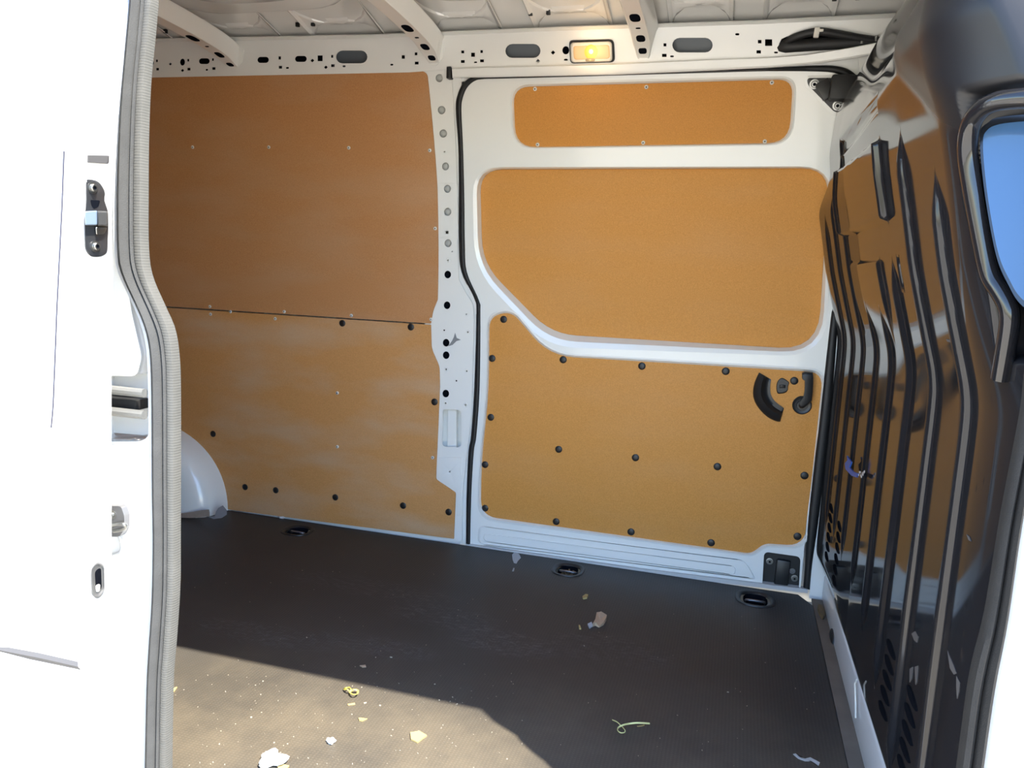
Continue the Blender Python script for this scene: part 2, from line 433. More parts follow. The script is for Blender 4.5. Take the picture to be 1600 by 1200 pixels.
# roof rail: perforated pressing along the top of the wall
H = []
for q in [(232, 98, 17, 9), (319, 95.5, 17, 9), (411, 93.5, 18, 9.5), (470, 92, 18.5, 9.5), (549.5, 89, 49, 20), (817, 79.5, 55, 22), (1082, 70.5, 63, 23),
          (285, 97, 8, 11), (884, 78.5, 11, 13), (449, 106, 5, 3), (537.5, 103.5, 5, 3), (323, 109, 4, 3), (612, 101, 5, 3), (743, 97.5, 5, 3), (884, 93.5, 6, 3.5), (1050, 88, 6, 3), (1152, 53.5, 6.5, 3.5), (1212.5, 82, 6, 3)]:
    H.append(obround(*q))
for q in [(245, 95, 3, 4), (246, 108, 4.5, 4), (294, 94, 3, 4), (295, 108, 5, 4), (332.5, 93, 3, 4), (334, 107, 5, 4), (437, 90.5, 4, 5), (438, 105, 5.5, 4.5), (500, 91, 8, 9),
          (519, 88, 3.5, 4.5), (520, 102.5, 5.5, 4.5), (630, 89, 5, 5.5), (650, 84, 4, 4.5), (651, 98.5, 6, 4.5), (723, 81, 4.5, 4.5), (723, 96, 6, 4.5), (739, 85.5, 6, 6.5), (752.5, 80.5, 4, 4.5), (753, 95, 6, 4.5),
          (1039, 70, 4.5, 5), (1038, 86.5, 7, 5), (1187, 65, 5.5, 5.5), (1185.5, 81, 7, 5), (1201, 66.5, 11, 10.5)]:
    H.append(sq(*q))
for q in [(266, 100, 5), (285, 110, 5.5), (488, 94.5, 6), (509, 105, 6), (864, 82, 7), (840.5, 95.5, 7)]: H.append(dia(*q))
H.append([(1217, 69), (1221, 61), (1229, 57), (1243, 54), (1262, 49), (1278, 46), (1295, 46), (1320, 51), (1350, 57), (1380, 62), (1385, 66), (1350, 72), (1320, 74), (1290, 77), (1262, 79), (1235, 79), (1223, 77)])
rail = sheet('roof_rail', [(42, 67), (225, 66), (580, 60), (900, 47), (1180, 38), (1420, 27), (1420, 78), (1290, 88), (1200, 92), (960, 103), (706, 108), (640, 113), (240, 121), (42, 126)], H, .012, .002, PAINT, wb)
# flat dark grey sheets in the cavity behind the holes
for q in [(549.5, 89, 49, 20), (817, 79.5, 55, 22), (1082, 70.5, 63, 23)]:
    sheet('cavity_wall', rounded([(q[0]-q[2]*.62, q[1]-q[3]*.8, 6), (q[0]+q[2]*.62, q[1]-q[3]*.8, 6), (q[0]+q[2]*.62, q[1]+q[3]*.9, 6), (q[0]-q[2]*.62, q[1]+q[3]*.9, 6)]), [], -.024, .002, CAV, wb)
skin('rail_back', [(DEP-lean(z)+.05, z) for z in (1.86, 1.92, 1.98, 2.04)], XR, XF, DARK, wb)
# flange above the rail that meets the roof
loft('roof_flange', [[wall(u, v, o) for u, v in zip((42, 225, 580, 900, 1180, 1420), vs)] for vs, o in (((66, 66, 60, 47, 38, 27), .014), ((61, 61, 55, 42, 33, 21), .030), ((60, 60, 53.5, 40.5, 31.5, 19.5), .022))], PAINT, wb, closed=False, ang=20)

sheet('header_pressing', [(690, 100), (1180, 86), (1420, 50), (1420, 180), (1345, 150), (1300, 118), (900, 124), (690, 128)], [], -.014, .002, PAINT, wb)
# B pillar pressing with its row of holes
PH = []
BALL = [(686.5, 122, 12, 13), (690, 172, 12, 13), (692.5, 208.5, 12, 13), (696, 260, 11, 12.5), (699, 295, 11, 12.5), (699.5, 331, 11, 12.5), (700, 380, 11, 12.5)]
BLK = [(699.5, 429, 10.5, 12), (698.5, 477, 10.5, 12), (697, 535.5, 10.5, 12), (697, 555, 10.5, 12), (696.5, 615, 10.5, 12)]
for q in BALL+BLK: PH.append(obround(*q))
for u, v in [(695, 237), (707, 296), (699.5, 310), (700.5, 351), (707, 393), (700, 407), (694, 516), (729, 491), (731, 519), (697, 577), (729, 580), (713, 595), (696, 630), (727.5, 633), (703, 737)]: PH.append(obround(u, v, 2.6, 2.6))
PH.append(sq(698.5, 363, 4.5, 4.5))
PH.append(rounded([(692, 639, 5), (721, 641, 6), (721, 699, 6), (691, 698, 6)], 4))
pil_edge = [(706, 121), (714, 285), (715, 380), (717, 437), (728, 458), (739, 475), (741, 500), (739, 560), (738, 605), (736, 660), (730, 705), (724, 760), (722, 808), (722, 846)]
pil = sheet('pillar_pressing', [(668, 108), (705, 107)]+pil_edge+[(700, 844), (700, 768), (669, 748), (669, 690), (672, 605), (672, 572), (664, 546), (664, 500), (668, 478), (668, 460), (668, 290), (660, 112)], PH, .004, .002, PAINT, wb)
bm = bmesh.new()
for q in BALL:
    P = wall(q[0], q[1], -.022); lathe_bm(bm, [(.026, -.004), (.020, .004), (.012, .011), (0, .013)], P, wnorm(P[2]), 16)
build('hole_backing', bm, mat('shaded_inner_paint', (.42, .42, .40), .5), wb)  # grey carries the shade on the white skin behind the holes
sheet('pillar_cavity', [(676, 415), (735, 415), (740, 632), (676, 632)], [], -.03, .002, DARK, wb)
# recess window low on the pillar
ri = rounded([(692, 639, 5), (721, 641, 6), (721, 699, 6), (691, 698, 6)], 4)
loft('pillar_recess', [[wall(u, v, .004) for u, v in ri], [wall(u, v, -.055) for u, v in ri]], PAINT, wb)
sheet('recess_back', [(688, 634), (724, 634), (724, 703), (688, 703)], [], -.055, .002, PAINT, wb)
sheet('recess_rib', [(700, 636), (713, 638), (713, 702), (699, 701)], [], -.022, .02, PAINT, wb, bevel=.002)
# stepped flange between pillar and door rubber
sheet('pillar_flange', [(700, 117), (722, 117), (719, 150), (717, 200), (721, 330), (722, 400), (727, 432), (743, 465), (747, 492), (745, 605), (740, 680), (735, 720), (733, 850), (716, 850), (716, 790), (724, 700), (732, 600), (732, 500), (710, 440), (706, 380), (706, 285)], [], -.010, .002, PAINT, wb)
# small pressed seams on the pillar: overlap plates
sheet('pillar_patch', [(683, 288), (685, 286), (713, 286), (715, 290), (715.5, 372), (684.5, 372)], [obround(699, 295, 12, 13.5), obround(699.5, 331, 12, 13.5), sq(698.5, 363, 6, 6)], .0060, .002, PAINT, wb, bevel=.0006)
sheet('pillar_foot', [(682, 714), (720, 715), (721, 718), (720, 806), (714, 806), (713, 766), (682, 747)], [obround(703, 737, 3, 3)], .0065, .002, PAINT, wb, bevel=.0008)
bm = bmesh.new()
for (u, v) in [(696, 630), (727.5, 633), (731, 519), (697, 577), (729, 580), (700, 407), (699.5, 310)]:
    P = wall(u, v, .0045); lathe_bm(bm, [(.0095, -.001), (.0085, .0014), (.0045, .0016), (.0030, -.003)], P, wnorm(P[2]), 14)
build('weld_nuts', bm, PAINT, wb)['kind'] = 'stuff'
sheet('sealant_smear', [(700, 541), (706, 533), (709, 527), (711, 520), (713.5, 528), (720, 531), (713, 533), (707, 539)], [], .0052, .001, mat('grey_sealant', (.22, .23, .24), .6), wb)
# wheel arch
bm = bmesh.new(); rows = []; cx, rr = -2.62, .42
prof = [(cx+rr*math.cos(a)*1., max(-.005, .0+.385*math.sin(a)**.92)) for a in [math.pi*i/40 for i in range(41)]]
for s, y in [(1.03, 1.797), (1.005, 1.793), (.995, 1.770), (.985, 1.735), (.965, 1.700), (.93, 1.672), (.86, 1.650), (.70, 1.640), (.35, 1.636), (.02, 1.635)]:
    rows.append([bm.verts.new((cx+(x-cx)*s, y-.10*max(0, .30-z)*(1 if s < 1 else 0)*.15, z*s)) for x, z in prof])
for a, b in zip(rows[:-1], rows[1:]):
    for k in range(40): bm.faces.new((a[k], a[k+1], b[k+1], b[k]))
build('wheel_arch', bm, PAINT, wb, 40)

# ---- rear, front and near walls, roof
wl = tag(empty('wall_left'), 'white rear end of the load bay behind the sunlit jamb', 'wall', kind='structure')
bm = bmesh.new(); box_bm(bm, (XR-.03, .9, .9), (.04, 2.1, 2.6)); build('rear_doors_skin', bm, PAINT, wl)
bm = bmesh.new(); box_bm(bm, (XR+.0, .9, .95), (.02, 1.5, 1.7)); build('rear_lining', bm, BOARD, wl)
wr = tag(empty('wall_right'), 'closed cab end of the van body ahead of the bulkhead', 'wall', kind='structure')
bm = bmesh.new(); box_bm(bm, (XF+.02, .9, .9), (.04, 2.1, 2.6)); build('cab_end_skin', bm, mat('cab_dark', (.05, .05, .055), .7), wr)

ce = tag(empty('ceiling'), 'glossy white pressed steel roof skin with three roof bows', 'ceiling', kind='structure')
ROOF_Z = 2.065
def roofz(y):                                   # the roof skin, turning down at both sides
    e = max(0, abs(y-.9)-.46)/.28
    return ROOF_Z + .012*(1-((y-.9)/.9)**2) - .050*min(1.2, e)**2
ys = list(np.linspace(-.0, 1.8, 61))
loft('roof_skin', [[(x, y, roofz(y)) for y in ys] for x in (XR, -2., -1., 0, XF)], ROOFP, ce, closed=False)
def roof_panel(x0, x1, y0, y1, h, r, edge, name='roof_pressing'):
    """a stamped field standing H below the roof skin with rolled edges"""
    base = rounded([(x0, y0, r), (x1, y0, r), (x1, y1, r), (x0, y1, r)], 6)
    c = ((x0+x1)/2, (y0+y1)/2)
    def ring(d, hh):
        out = []
        for x, y in base:
            sx = (x-c[0])/((x1-x0)/2); sy = (y-c[1])/((y1-y0)/2)
            X = x-d*sx; Y = y-d*sy; out.append((X, Y, roofz(Y)-hh))
        return out
    rows = [ring(0, -.001), ring(edge*.25, h*.25), ring(edge*.8, h*.9), ring(edge*1.1, h)]
    bm = bmesh.new(); vr = [[bm.verts.new(p) for p in r_] for r_ in rows]
    for p, q in zip(vr[:-1], vr[1:]):
        for i in range(len(p)): j = (i+1) % len(p); bm.faces.new((p[i], p[j], q[j], q[i]))
    bmesh.ops.triangle_fill(bm, use_beauty=True, edges=[e for e in bm.edges if e.verts[0] in vr[-1] and e.verts[1] in vr[-1]])
    build(name, bm, ROOFP, ce, 20)
bays = [(-2.98, -2.26), (-2.12, -1.34), (-1.20, -.48), (-.34, .24)]
for x0, x1 in bays:
    roof_panel(x0+.02, x1-.04, .35, 1.46, .010, .09, .020)
    roof_panel(x0+.03, x0+.42*(x1-x0), 1.525, 1.570, .006, .022, .012, 'roof_bead')
    roof_panel(x0+.58*(x1-x0), x1-.02, 1.525, 1.570, .006, .022, .012, 'roof_bead')
    roof_panel(x0+.14, x1-.14, .55, 1.36, .017, .07, .016)

def bow(tip_u, tip_v, lab, skew):
    P = wall(tip_u, tip_v, .015); x = P[0]
    o = tag(empty('roof_bow', (0, 0, 0), ce), lab)
    path = [(.15, 1.92), (.28, 1.958), (.6, 1.980), (1.0, 1.982), (1.25, 1.974), (1.45, 1.958), (1.545, 1.944), (1.602, 1.926), (1.638, P[2]-.004)]
    path = [tuple(p) for p in smooth_path(path, 6)]
    wd = .034
    rows = []
    for i, (y, z) in enumerate(path):
        a = path[max(0, i-1)]; b = path[min(len(path)-1, i+1)]; t = np.array([b[0]-a[0], b[1]-a[1]]); t /= np.linalg.norm(t)
        n = np.array([t[1], -t[0]])                              # points down / inwards
        up = -n*.062
        wi = wd*(1.0 if i < len(path)-10 else 1.0-.35*((i-len(path)+10)/9))
        xs = x+skew*(DEP-y-.17)
        pts = [(xs-wi*1.45, y+up[0], z+up[1]), (xs-wi*1.30, y+up[0]*.9, z+up[1]*.9), (xs-wi*.92, y-n[0]*.004, z-n[1]*.004), (xs-wi*.80, y, z), (xs+wi*.80, y, z), (xs+wi*.92, y-n[0]*.004, z-n[1]*.004), (xs+wi*1.30, y+up[0]*.9, z+up[1]*.9), (xs+wi*1.45, y+up[0], z+up[1])]
        rows.append(pts)
    loft('bow_channel', rows, PAINT, o, closed=False, ang=35)
    # dark openings pressed through the underside
    bm = bmesh.new()
    L = len(path)
    def hole(yc, ln, wdt):
        i = min(range(L), key=lambda k: abs(path[k][0]-yc)); a = path[max(0, i-1)]; b = path[min(L-1, i+1)]
        t = Vector((0, b[0]-a[0], b[1]-a[1])).normalized(); n = Vector((0, t.z, -t.y)); c = Vector((x+skew*(DEP-path[i][0]-.17), path[i][0], path[i][1]))+n*.0008
        vs = [bm.verts.new(c+Vector((1, 0, 0))*wdt*math.copysign(abs(math.cos(q))**.7, math.cos(q))+t*ln*math.copysign(abs(math.sin(q))**.7, math.sin(q))) for q in [2*math.pi*k/18 for k in range(18)]]
        ctr = [bm.verts.new(v.co-n*.0006) for v in vs]
        bm.faces.new(vs)
        for k in range(18): j = (k+1) % 18; bm.faces.new((vs[k], vs[j], ctr[j], ctr[k]))
    hole(1.40, .030, .017); hole(1.475, .005, .008); hole(1.55, .022, .015); hole(1.612, .014, .014); hole(1.0, .03, .017); hole(.6, .03, .017)
    build('bow_openings', bm, DARK, o)
    # foot plate on the rail
    f = [(tip_u-17, tip_v-24), (tip_u+17, tip_v-26), (tip_u+15, tip_v-8), (tip_u+4, tip_v+4), (tip_u-4, tip_v+4), (tip_u-14, tip_v-8)]
    sheet('bow_foot', f, [], .0145, .002, PAINT, o)
    return o
bow(364, 104, None, -.015)
bow(678, 98, None, -.01)
bow(1005, 90, None, -.004)
# spring clips hanging along the roof edge
for u, v in [(237, 62), (259, 61), (465, 55), (489, 54), (828, 41), (856, 39.5), (1302, 19), (1338, 18)]:
    P = onY(u, v, 1.545); bm = bmesh.new(); box_bm(bm, (P[0], P[1], roofz(P[1])-.008), (.014, .012, .016), bev=.002); build('roof_clip', bm, BLACK, ce)
# ================================================================== far sliding door
d1 = tag(empty('door_1'), 'white closed sliding door in the far wall with three hardboard panels', 'door', kind='structure')
UP = [(802, 136, 26), (1239, 124, 24), (1233, 223, 34), (806, 230, 32)]
UPo = [(796, 129, 30), (1246, 118, 28), (1239, 227, 38), (800, 233, 36)]
MID = [(750, 265, 36), (1296, 263, 44), (1278, 547, 62), (862, 522, 40), (754, 412, 40)]
MIDo = [(738, 261, 44), (1301, 260, 50), (1291, 558, 70), (853, 542, 50), (741, 420, 50)]
LOW = [(757, 484, 5), (787, 478, 34), (856, 552, 40), (1288, 581, 26), (1256, 855, 28), (1194, 849, 12), (1174, 866, 12), (750, 806, 30), (752, 700, 30), (764, 610, 30)]
LOW = [(765, 495, 30), (799, 486, 24), (858, 556, 40), (1286, 582, 24), (1257, 853, 28), (1194, 849, 10), (1174, 865, 10), (751, 806, 26), (753, 718, 30), (764, 610, 40)]
LOWo = [(761, 489, 32), (801, 480, 26), (860, 551, 40), (1291, 576, 26), (1263, 859, 30), (1196, 855, 10), (1177, 870, 10), (745, 812, 30), (749, 716, 30), (760, 610, 40)]
BRK = [(1194, 862, 8), (1251, 870, 8), (1248, 922, 3), (1191, 915, 3)]
DO = [(720, 124, 34), (900, 117, 0), (1100, 112, 0), (1250, 107, 0), (1335, 104, 40), (1352, 170, 0), (1346, 300, 0), (1310, 500, 0), (1262, 800, 0), (1250, 926, 0), (1000, 893, 0), (732, 853, 0), (736, 760, 0), (744, 640, 0), (748, 500, 20), (732, 455, 20), (721, 400, 0), (720, 250, 0)]
upi, upo, mi, mo, lo, loo = [rounded(q) for q in (UP, UPo, MID, MIDo, LOW, LOWo)]
sheet('door_pressing', rounded(DO), [upo, mo, loo, rounded(BRK)], 0, .002, PAINT, d1)
def lip(name, a, b, da, db, mid=None):
    L = [[wall(u, v, da) for u, v in a]]
    if mid: L.append([wall((p[0]+q[0])/2, (p[1]+q[1])/2, mid) for p, q in zip(a, b)])
    L.append([wall(u, v, db) for u, v in b]); loft(name, L, PAINT, d1, True, 40)
lip('upper_lip', upo, upi, 0, -.010, .002)
lip('window_lip', mo, mi, 0, -.042, -.006)
lip('lower_lip', loo, lo, 0, -.008, .003)
# lower stamped swage
def swage(name, c, h, px):
    a = rounded(c); cu = sum(p[0] for p in c)/len(c); cv = sum(p[1] for p in c)/len(c)
    def inset(d): return [(u, v+d*(1 if v < cv else -1)) if min(abs(u-c[0][0]), abs(u-c[1][0])) > 14 else (u+d*(1 if u < cu else -1), v+d*(1 if v < cv else -1)*.6) for u, v in a]
    L = [[wall(u, v, .0004) for u, v in a], [wall(u, v, h) for u, v in inset(px)], [wall(u, v, h) for u, v in inset(px*1.6)]]
    bm = bmesh.new(); rows = [[bm.verts.new(tuple(p)) for p in lp] for lp in L]
    for p, q in zip(rows[:-1], rows[1:]):
        for i in range(len(p)): j = (i+1) % len(p); bm.faces.new((p[i], p[j], q[j], q[i]))
    bmesh.ops.triangle_fill(bm, use_beauty=True, edges=[e for e in bm.edges if e.verts[0] in rows[-1] and e.verts[1] in rows[-1]])
    build(name, bm, PAINT, d1, 30)
swage('swage', [(748, 821, 8), (1166, 878, 10), (1182, 906, 8), (746, 848, 8)], .005, 3)
swage('swage', [(754, 832, 9), (1152, 887, 9), (1150, 900, 9), (754, 844, 9)], -.001 + .009, 2.5)
sheet('door_sill', [(728, 850), (1000, 889), (1262, 921), (1262, 927), (1000, 896), (728, 855)], [], .012, .03, mat('sill_grey', (.5, .5, .5), .5), d1)
# black edge rubber around the door
sl = [(1260, 103), (1200, 106.5), (1100, 110.2), (900, 116.2), (790, 119.2), (750, 119.5), (735, 121.5), (723, 131), (715, 148), (712, 170), (716, 230), (717, 305), (717, 380), (721, 425), (740, 465), (744, 492), (741, 605), (736, 680), (732, 705), (729, 770), (728, 850)]
sr = [(1260, 112), (1200, 111.5), (1100, 114.2), (900, 120), (790, 123), (755, 124), (742, 127), (731, 136.5), (724, 152), (721.5, 172), (724, 230), (726, 305), (727, 380), (730, 425), (749, 470), (751, 492), (750, 605), (745, 680), (741, 705), (737, 770), (735, 851)]
def strip(name, A, B, o0, m, parent, n=5):
    A = smooth_path([(u, v, 0) for u, v in A], n); B = smooth_path([(u, v, 0) for u, v in B], n)
    L = []
    for t, o in ((0, o0-.012), (.12, o0+.002), (.35, o0+.007), (.65, o0+.007), (.88, o0+.002), (1, o0-.012)):
        L.append([wall(a[0]*(1-t)+b[0]*t, a[1]*(1-t)+b[1]*t, o) for a, b in zip(A, B)])
    loft(name, L, m, parent, False, 60)
seal = tag(empty('door_rubber'), 'black rubber seal framing the far sliding door', 'seal')
strip('rear_rubber', sl, sr, .006, RUBBER, seal)
strip('top_rubber', [(1200, 106.5), (1260, 103), (1300, 102.5), (1325, 108), (1342, 122), (1350, 140)], [(1200, 111.5), (1260, 112), (1300, 114), (1316, 121), (1328, 134), (1336, 150)], .006, RUBBER, seal)
strip('front_rubber', [(1330, 140), (1325, 300), (1302, 470), (1297, 500), (1280, 650), (1263, 800), (1258, 880), (1255, 918)], [(1345, 140), (1336, 300), (1316, 470), (1311, 500), (1299, 650), (1282, 800), (1270, 880), (1266, 922)], .006, RUBBER, seal)
sheet('front_post', [(1305, 500), (1340, 500), (1310, 700), (1290, 940), (1264, 935), (1276, 800), (1293, 650)], [], .002, .002, PAINT, wb)
sheet('upper_front_post', [(1340, 80), (1420, 60), (1420, 500), (1308, 500), (1332, 300), (1346, 150)], [], .001, .002, PAINT, wb)

# upper roller rail cover: a long white box that bends inwards at its front end
ct = [(706, 107), (830, 103.5), (960, 100), (1110, 93), (1200, 90), (1260, 85), (1287, 81), (1330, 74), (1378, 65), (1410, 58)]
cb = [(707, 122), (830, 119.5), (960, 117), (1110, 110.5), (1200, 106), (1260, 101), (1287, 98), (1330, 92), (1362, 86), (1410, 78)]
of = [.030, .030, .030, .030, .032, .036, .040, .046, .056, .066]
rc = tag(empty('roller_rail'), 'long white roller rail cover above the far sliding door', 'rail')
L = []
for t, do in ((0, -.05), (0, -.004), (.06, 0), (.8, .001), (.95, -.002), (1., -.006), (1., -.05)):
    L.append([wall(a[0]*(1-t)+b[0]*t, a[1]*(1-t)+b[1]*t, o+do) for a, b, o in zip(ct, cb, of)])
loft('cover', L, PAINT, rc, False, 30)
bm = bmesh.new(); P = wall(703, 114.5, .012); box_bm(bm, P, (.018, .030, .042), bev=.003); build('end_plug', bm, BLACK, rc)

# ================================================================== hardboard lining panels
def panel(name, loop, off, m, lab, group=None, thick=.004):
    o = sheet(name, loop, [], off, thick, m, None, bevel=.0008); return tag(o, lab, 'panel', group)
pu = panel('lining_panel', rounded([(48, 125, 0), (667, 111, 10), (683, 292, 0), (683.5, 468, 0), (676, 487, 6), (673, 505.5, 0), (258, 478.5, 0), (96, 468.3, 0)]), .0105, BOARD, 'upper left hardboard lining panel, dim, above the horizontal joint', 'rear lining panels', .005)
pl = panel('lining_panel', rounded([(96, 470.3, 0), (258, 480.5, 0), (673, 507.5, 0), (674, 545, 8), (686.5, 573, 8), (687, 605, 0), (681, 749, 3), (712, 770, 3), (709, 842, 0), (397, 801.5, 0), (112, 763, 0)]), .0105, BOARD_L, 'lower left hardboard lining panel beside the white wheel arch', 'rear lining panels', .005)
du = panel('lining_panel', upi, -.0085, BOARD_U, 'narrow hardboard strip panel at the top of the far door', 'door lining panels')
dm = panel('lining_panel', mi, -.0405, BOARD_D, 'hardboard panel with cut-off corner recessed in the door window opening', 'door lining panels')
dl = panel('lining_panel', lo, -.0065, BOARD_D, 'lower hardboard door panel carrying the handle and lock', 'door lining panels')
def studs(kind, pts, off, par, nm):
    for u, v in pts:
        P = wall(u, v, off); stud(kind, P, wnorm(P[2]), par, nm)
studs('screw', [(301, 230), (420, 230), (545, 231), (671.5, 235), (680, 357), (673.5, 499), (360, 487), (328, 479), (444, 487), (549, 493), (200, 230), (150, 475)], .0115, pu, 'screw')
studs('screw', [(329, 491), (430, 498), (527, 614), (527, 698), (676, 715)], .0115, pl, 'screw')
studs('plug', [(535, 505), (642, 511), (679, 628), (333, 678), (383, 761), (431, 766), (524, 777), (630, 790), (701, 800)], .0105, pl, 'push_plug')
studs('screw', [(836, 139), (1010, 136), (1206, 129), (840, 226), (1005, 223), (1195, 221)], -.0075, du, 'screw')
studs('plug', [(787, 499), (769, 560), (767, 652), (758, 726), (758, 794), (869, 815), (986, 831), (1111, 848), (1246, 838), (1257, 743), (1121, 729), (993, 715), (873, 702), (880, 562), (1003, 572), (1134, 580), (1241, 595)], -.0065, dl, 'push_plug')

# ================================================================== door furniture on the far door
def blob(name, loop, offs, insets, m, parent=None, xc=None):
    """a moulded cap: OUTLINE (pixels) raised in steps OFFS with the outline shrunk by INSETS (0..1)"""
    c = xc or (sum(p[0] for p in loop)/len(loop), sum(p[1] for p in loop)/len(loop))
    bm = bmesh.new(); rows = []
    for o, s in zip(offs, insets):
        rows.append([bm.verts.new(tuple(wall(c[0]+(u-c[0])*(1-s), c[1]+(v-c[1])*(1-s), o))) for u, v in loop])
    for a, b in zip(rows[:-1], rows[1:]):
        for k in range(len(a)): j = (k+1) % len(a); bm.faces.new((a[k], a[j], b[j], b[k]))
    bmesh.ops.triangle_fill(bm, use_beauty=True, edges=[e for e in bm.edges if e.verts[0] in rows[-1] and e.verts[1] in rows[-1]])
    return build(name, bm, m, parent, 45)
# curved pull recess grip
gh = tag(empty('grab_handle'), 'black curved moulded grab handle on the lower door panel', 'handle')
oc = [(1186, 582), (1179, 598), (1176.5, 615), (1180, 629), (1189, 642), (1200, 652), (1212, 658), (1219, 659)]
ic = [(1205, 593), (1203.5, 602), (1203.5, 612), (1206, 620), (1211, 627), (1217, 632), (1222, 635.5), (1225, 638)]
A = smooth_path([(u, v, 0) for u, v in oc], 4); B = smooth_path([(u, v, 0) for u, v in ic], 4)
n = len(A); L = []
for t, o in ((0, -.010), (0, -.002), (.10, .004), (.30, .012), (.46, .017), (.56, .010), (.72, -.003), (.88, -.004), (1, -.003), (1, -.010)):
    row = []
    for i, (a, b) in enumerate(zip(A, B)):
        e = min(1, min(i, n-1-i)/4); e = math.sqrt(1-(1-e)**2)
        row.append(wall(a[0]*(1-t)+b[0]*t, a[1]*(1-t)+b[1]*t, -.006+(o+.006)*(.35+.65*e) if o > -.006 else o))
    L.append(row)
loft('grip', L, BLACK, gh, False, 50)
for idx in (0, n-1):
    bm = bmesh.new(); vs = [bm.verts.new(tuple(l[idx])) for l in L]; bm.faces.new(vs)
    build('grip_end', bm, BLACK, gh)
# lock slide
lk = tag(empty('lock_button'), 'small black lock slide between grab handle and release lever', 'lock')
blob('lock_plate', smooth_path([(1214.5, 614, 0), (1213, 603, 0), (1216, 594, 0), (1222, 590.5, 0), (1229, 594, 0), (1233, 598, 0), (1231, 604, 0), (1231, 609, 0), (1228, 613, 0), (1221, 615, 0)], 3, True) and [tuple(p[:2]) for p in smooth_path([(1214.5, 614, 0), (1213, 603, 0), (1216, 594, 0), (1222, 590.5, 0), (1229, 594, 0), (1233, 598, 0), (1231, 604, 0), (1231, 609, 0), (1228, 613, 0), (1221, 615, 0)], 3, True)],
     (-.0065, -.001, .001, .001), (0, .02, .10, .2), BLACK, lk)
blob('slide', sq(1222.5, 604, 9.5, 5), (.001, .005, .006), (0, .05, .2), BLACK, lk)
# release lever
lv = tag(empty('release_lever'), 'black upright door release lever on a round base at the door edge', 'handle')
P = wall(1253, 633, -.0065)
bm = bmesh.new(); lathe_bm(bm, [(.034, -.002), (.034, .004), (.031, .006), (.028, .0045), (.020, .004), (.018, .012), (0, .012)], P, wnorm(.6), 24); build('lever_base', bm, BLACK, lv)
lp = [(1248, 634), (1250, 629), (1255, 622), (1257, 610), (1257.5, 592), (1253, 589.5), (1253, 582.5), (1258, 581), (1270, 582), (1271, 590), (1270, 612), (1268.5, 626), (1262, 633), (1255, 638), (1250, 638)]
blob('lever', lp, (.004, .020, .026, .028), (0, 0, .06, .16), BLACK, lv)
# upper roller bracket, black triangle with two bolts
ub = tag(empty('roller_bracket'), 'black triangular upper roller bracket with two steel bolts beside the bulkhead', 'bracket')
tri = rounded([(1261, 122, 7), (1345, 121, 4), (1342, 176, 6), (1304, 175, 5), (1262, 132, 6)], 4)
sheet('bracket_plate', tri, [], .006, .005, BLACK, ub, bevel=.001)
sheet('bracket_edge', rounded([(1258, 118, 9), (1345, 117, 4), (1345, 182, 6), (1301, 181, 7), (1257, 134, 8)], 4), [], .0025, .002, PAINT, d1, bevel=.0008)
P = wall(1318, 138, .030); bm = bmesh.new(); box_bm(bm, P, (.085, .05, .078), Matrix.Rotation(.05, 3, 'Y'), .008); build('roller_arm', bm, RUBBER, ub)
P = wall(1290, 140, .018); bm = bmesh.new(); box_bm(bm, P, (.045, .022, .062), Matrix.Rotation(-.55, 3, 'Y'), .005); build('arm_web', bm, BLACK, ub)
for u, v in ((1272.5, 131.5), (1308.5, 165)): P = wall(u, v, .008); stud('bolt', P, wnorm(P[2]), ub, 'bolt', 1.05)
# lower roller bracket
lb = tag(empty('roller_bracket'), 'black square lower roller bracket with two bolts at the foot of the door', 'bracket')
sheet('bracket_plate', rounded(BRK), [], -.020, .006, BLACK, lb)
bi = rounded(BRK); loft('bracket_rim', [[wall(u, v, .001) for u, v in bi], [wall(u, v, -.022) for u, v in bi]], RUBBER, lb)
P = wall(1222, 897, -.012); bm = bmesh.new(); box_bm(bm, P, (.050, .022, .115), Matrix.Rotation(.02, 3, 'Y'), .006); build('roller_arm', bm, BLACK, lb)
P = wall(1238, 892, -.012); bm = bmesh.new(); lathe_bm(bm, [(.011, -.004), (.011, .002), (.007, .002), (.006, -.002), (0, -.002)], P, (0, -1, 0), 14); build('pin', bm, DSTEEL, lb)
for u, v in ((1202.5, 877), (1241.5, 903.5)): P = wall(u, v, -.018); stud('bolt', P, (0, -1, 0), lb, 'bolt', .85)

# ================================================================== lamp, cable
la = tag(empty('interior_lamp'), 'lit amber rectangular interior lamp on the roof rail', 'lamp')
oc = rounded([(891, 66.5, 6), (956, 64.5, 6), (957, 96, 6), (892, 98, 6)], 4)
sheet('lamp_gasket', rounded([(889, 63, 6), (959, 61, 8), (961, 97, 8), (891, 99, 6)], 4), [], .016, .006, RUBBER, la)
lamp_body_ = blob('lamp_body', oc, (.016, .034, .038, .039), (0, .01, .06, .10), mat('lamp_plastic', (.75, .72, .64), .35), la)
bm = bmesh.new()
lens = mat('lamp_lens', (.35, .25, .14), .3, emit=(1., .56, .23), es=.19)
lens_o = blob('lamp_lens', rounded([(895.5, 72, 4), (952, 70, 4), (953.5, 91.5, 5), (896.5, 93.5, 5)], 4), (.039, .041, .0415), (0, .04, .12), lens, la)
P = wall(923.5, 80.5, .043); bm = bmesh.new(); lathe_bm(bm, [(.0085, 0), (.0075, .002), (.004, .003), (0, .0035)], P, wnorm(1.95), 18)
build('bulb', bm, mat('lamp_bulb', (1, .9, .5), .3, emit=(1., .85, .20), es=.55), lens_o)
P = wall(923.5, 81.5, .0415); bm = bmesh.new(); lathe_bm(bm, [(.024, 0), (.020, .0012), (.012, .0016), (0, .0018)], P, wnorm(1.95), 20)
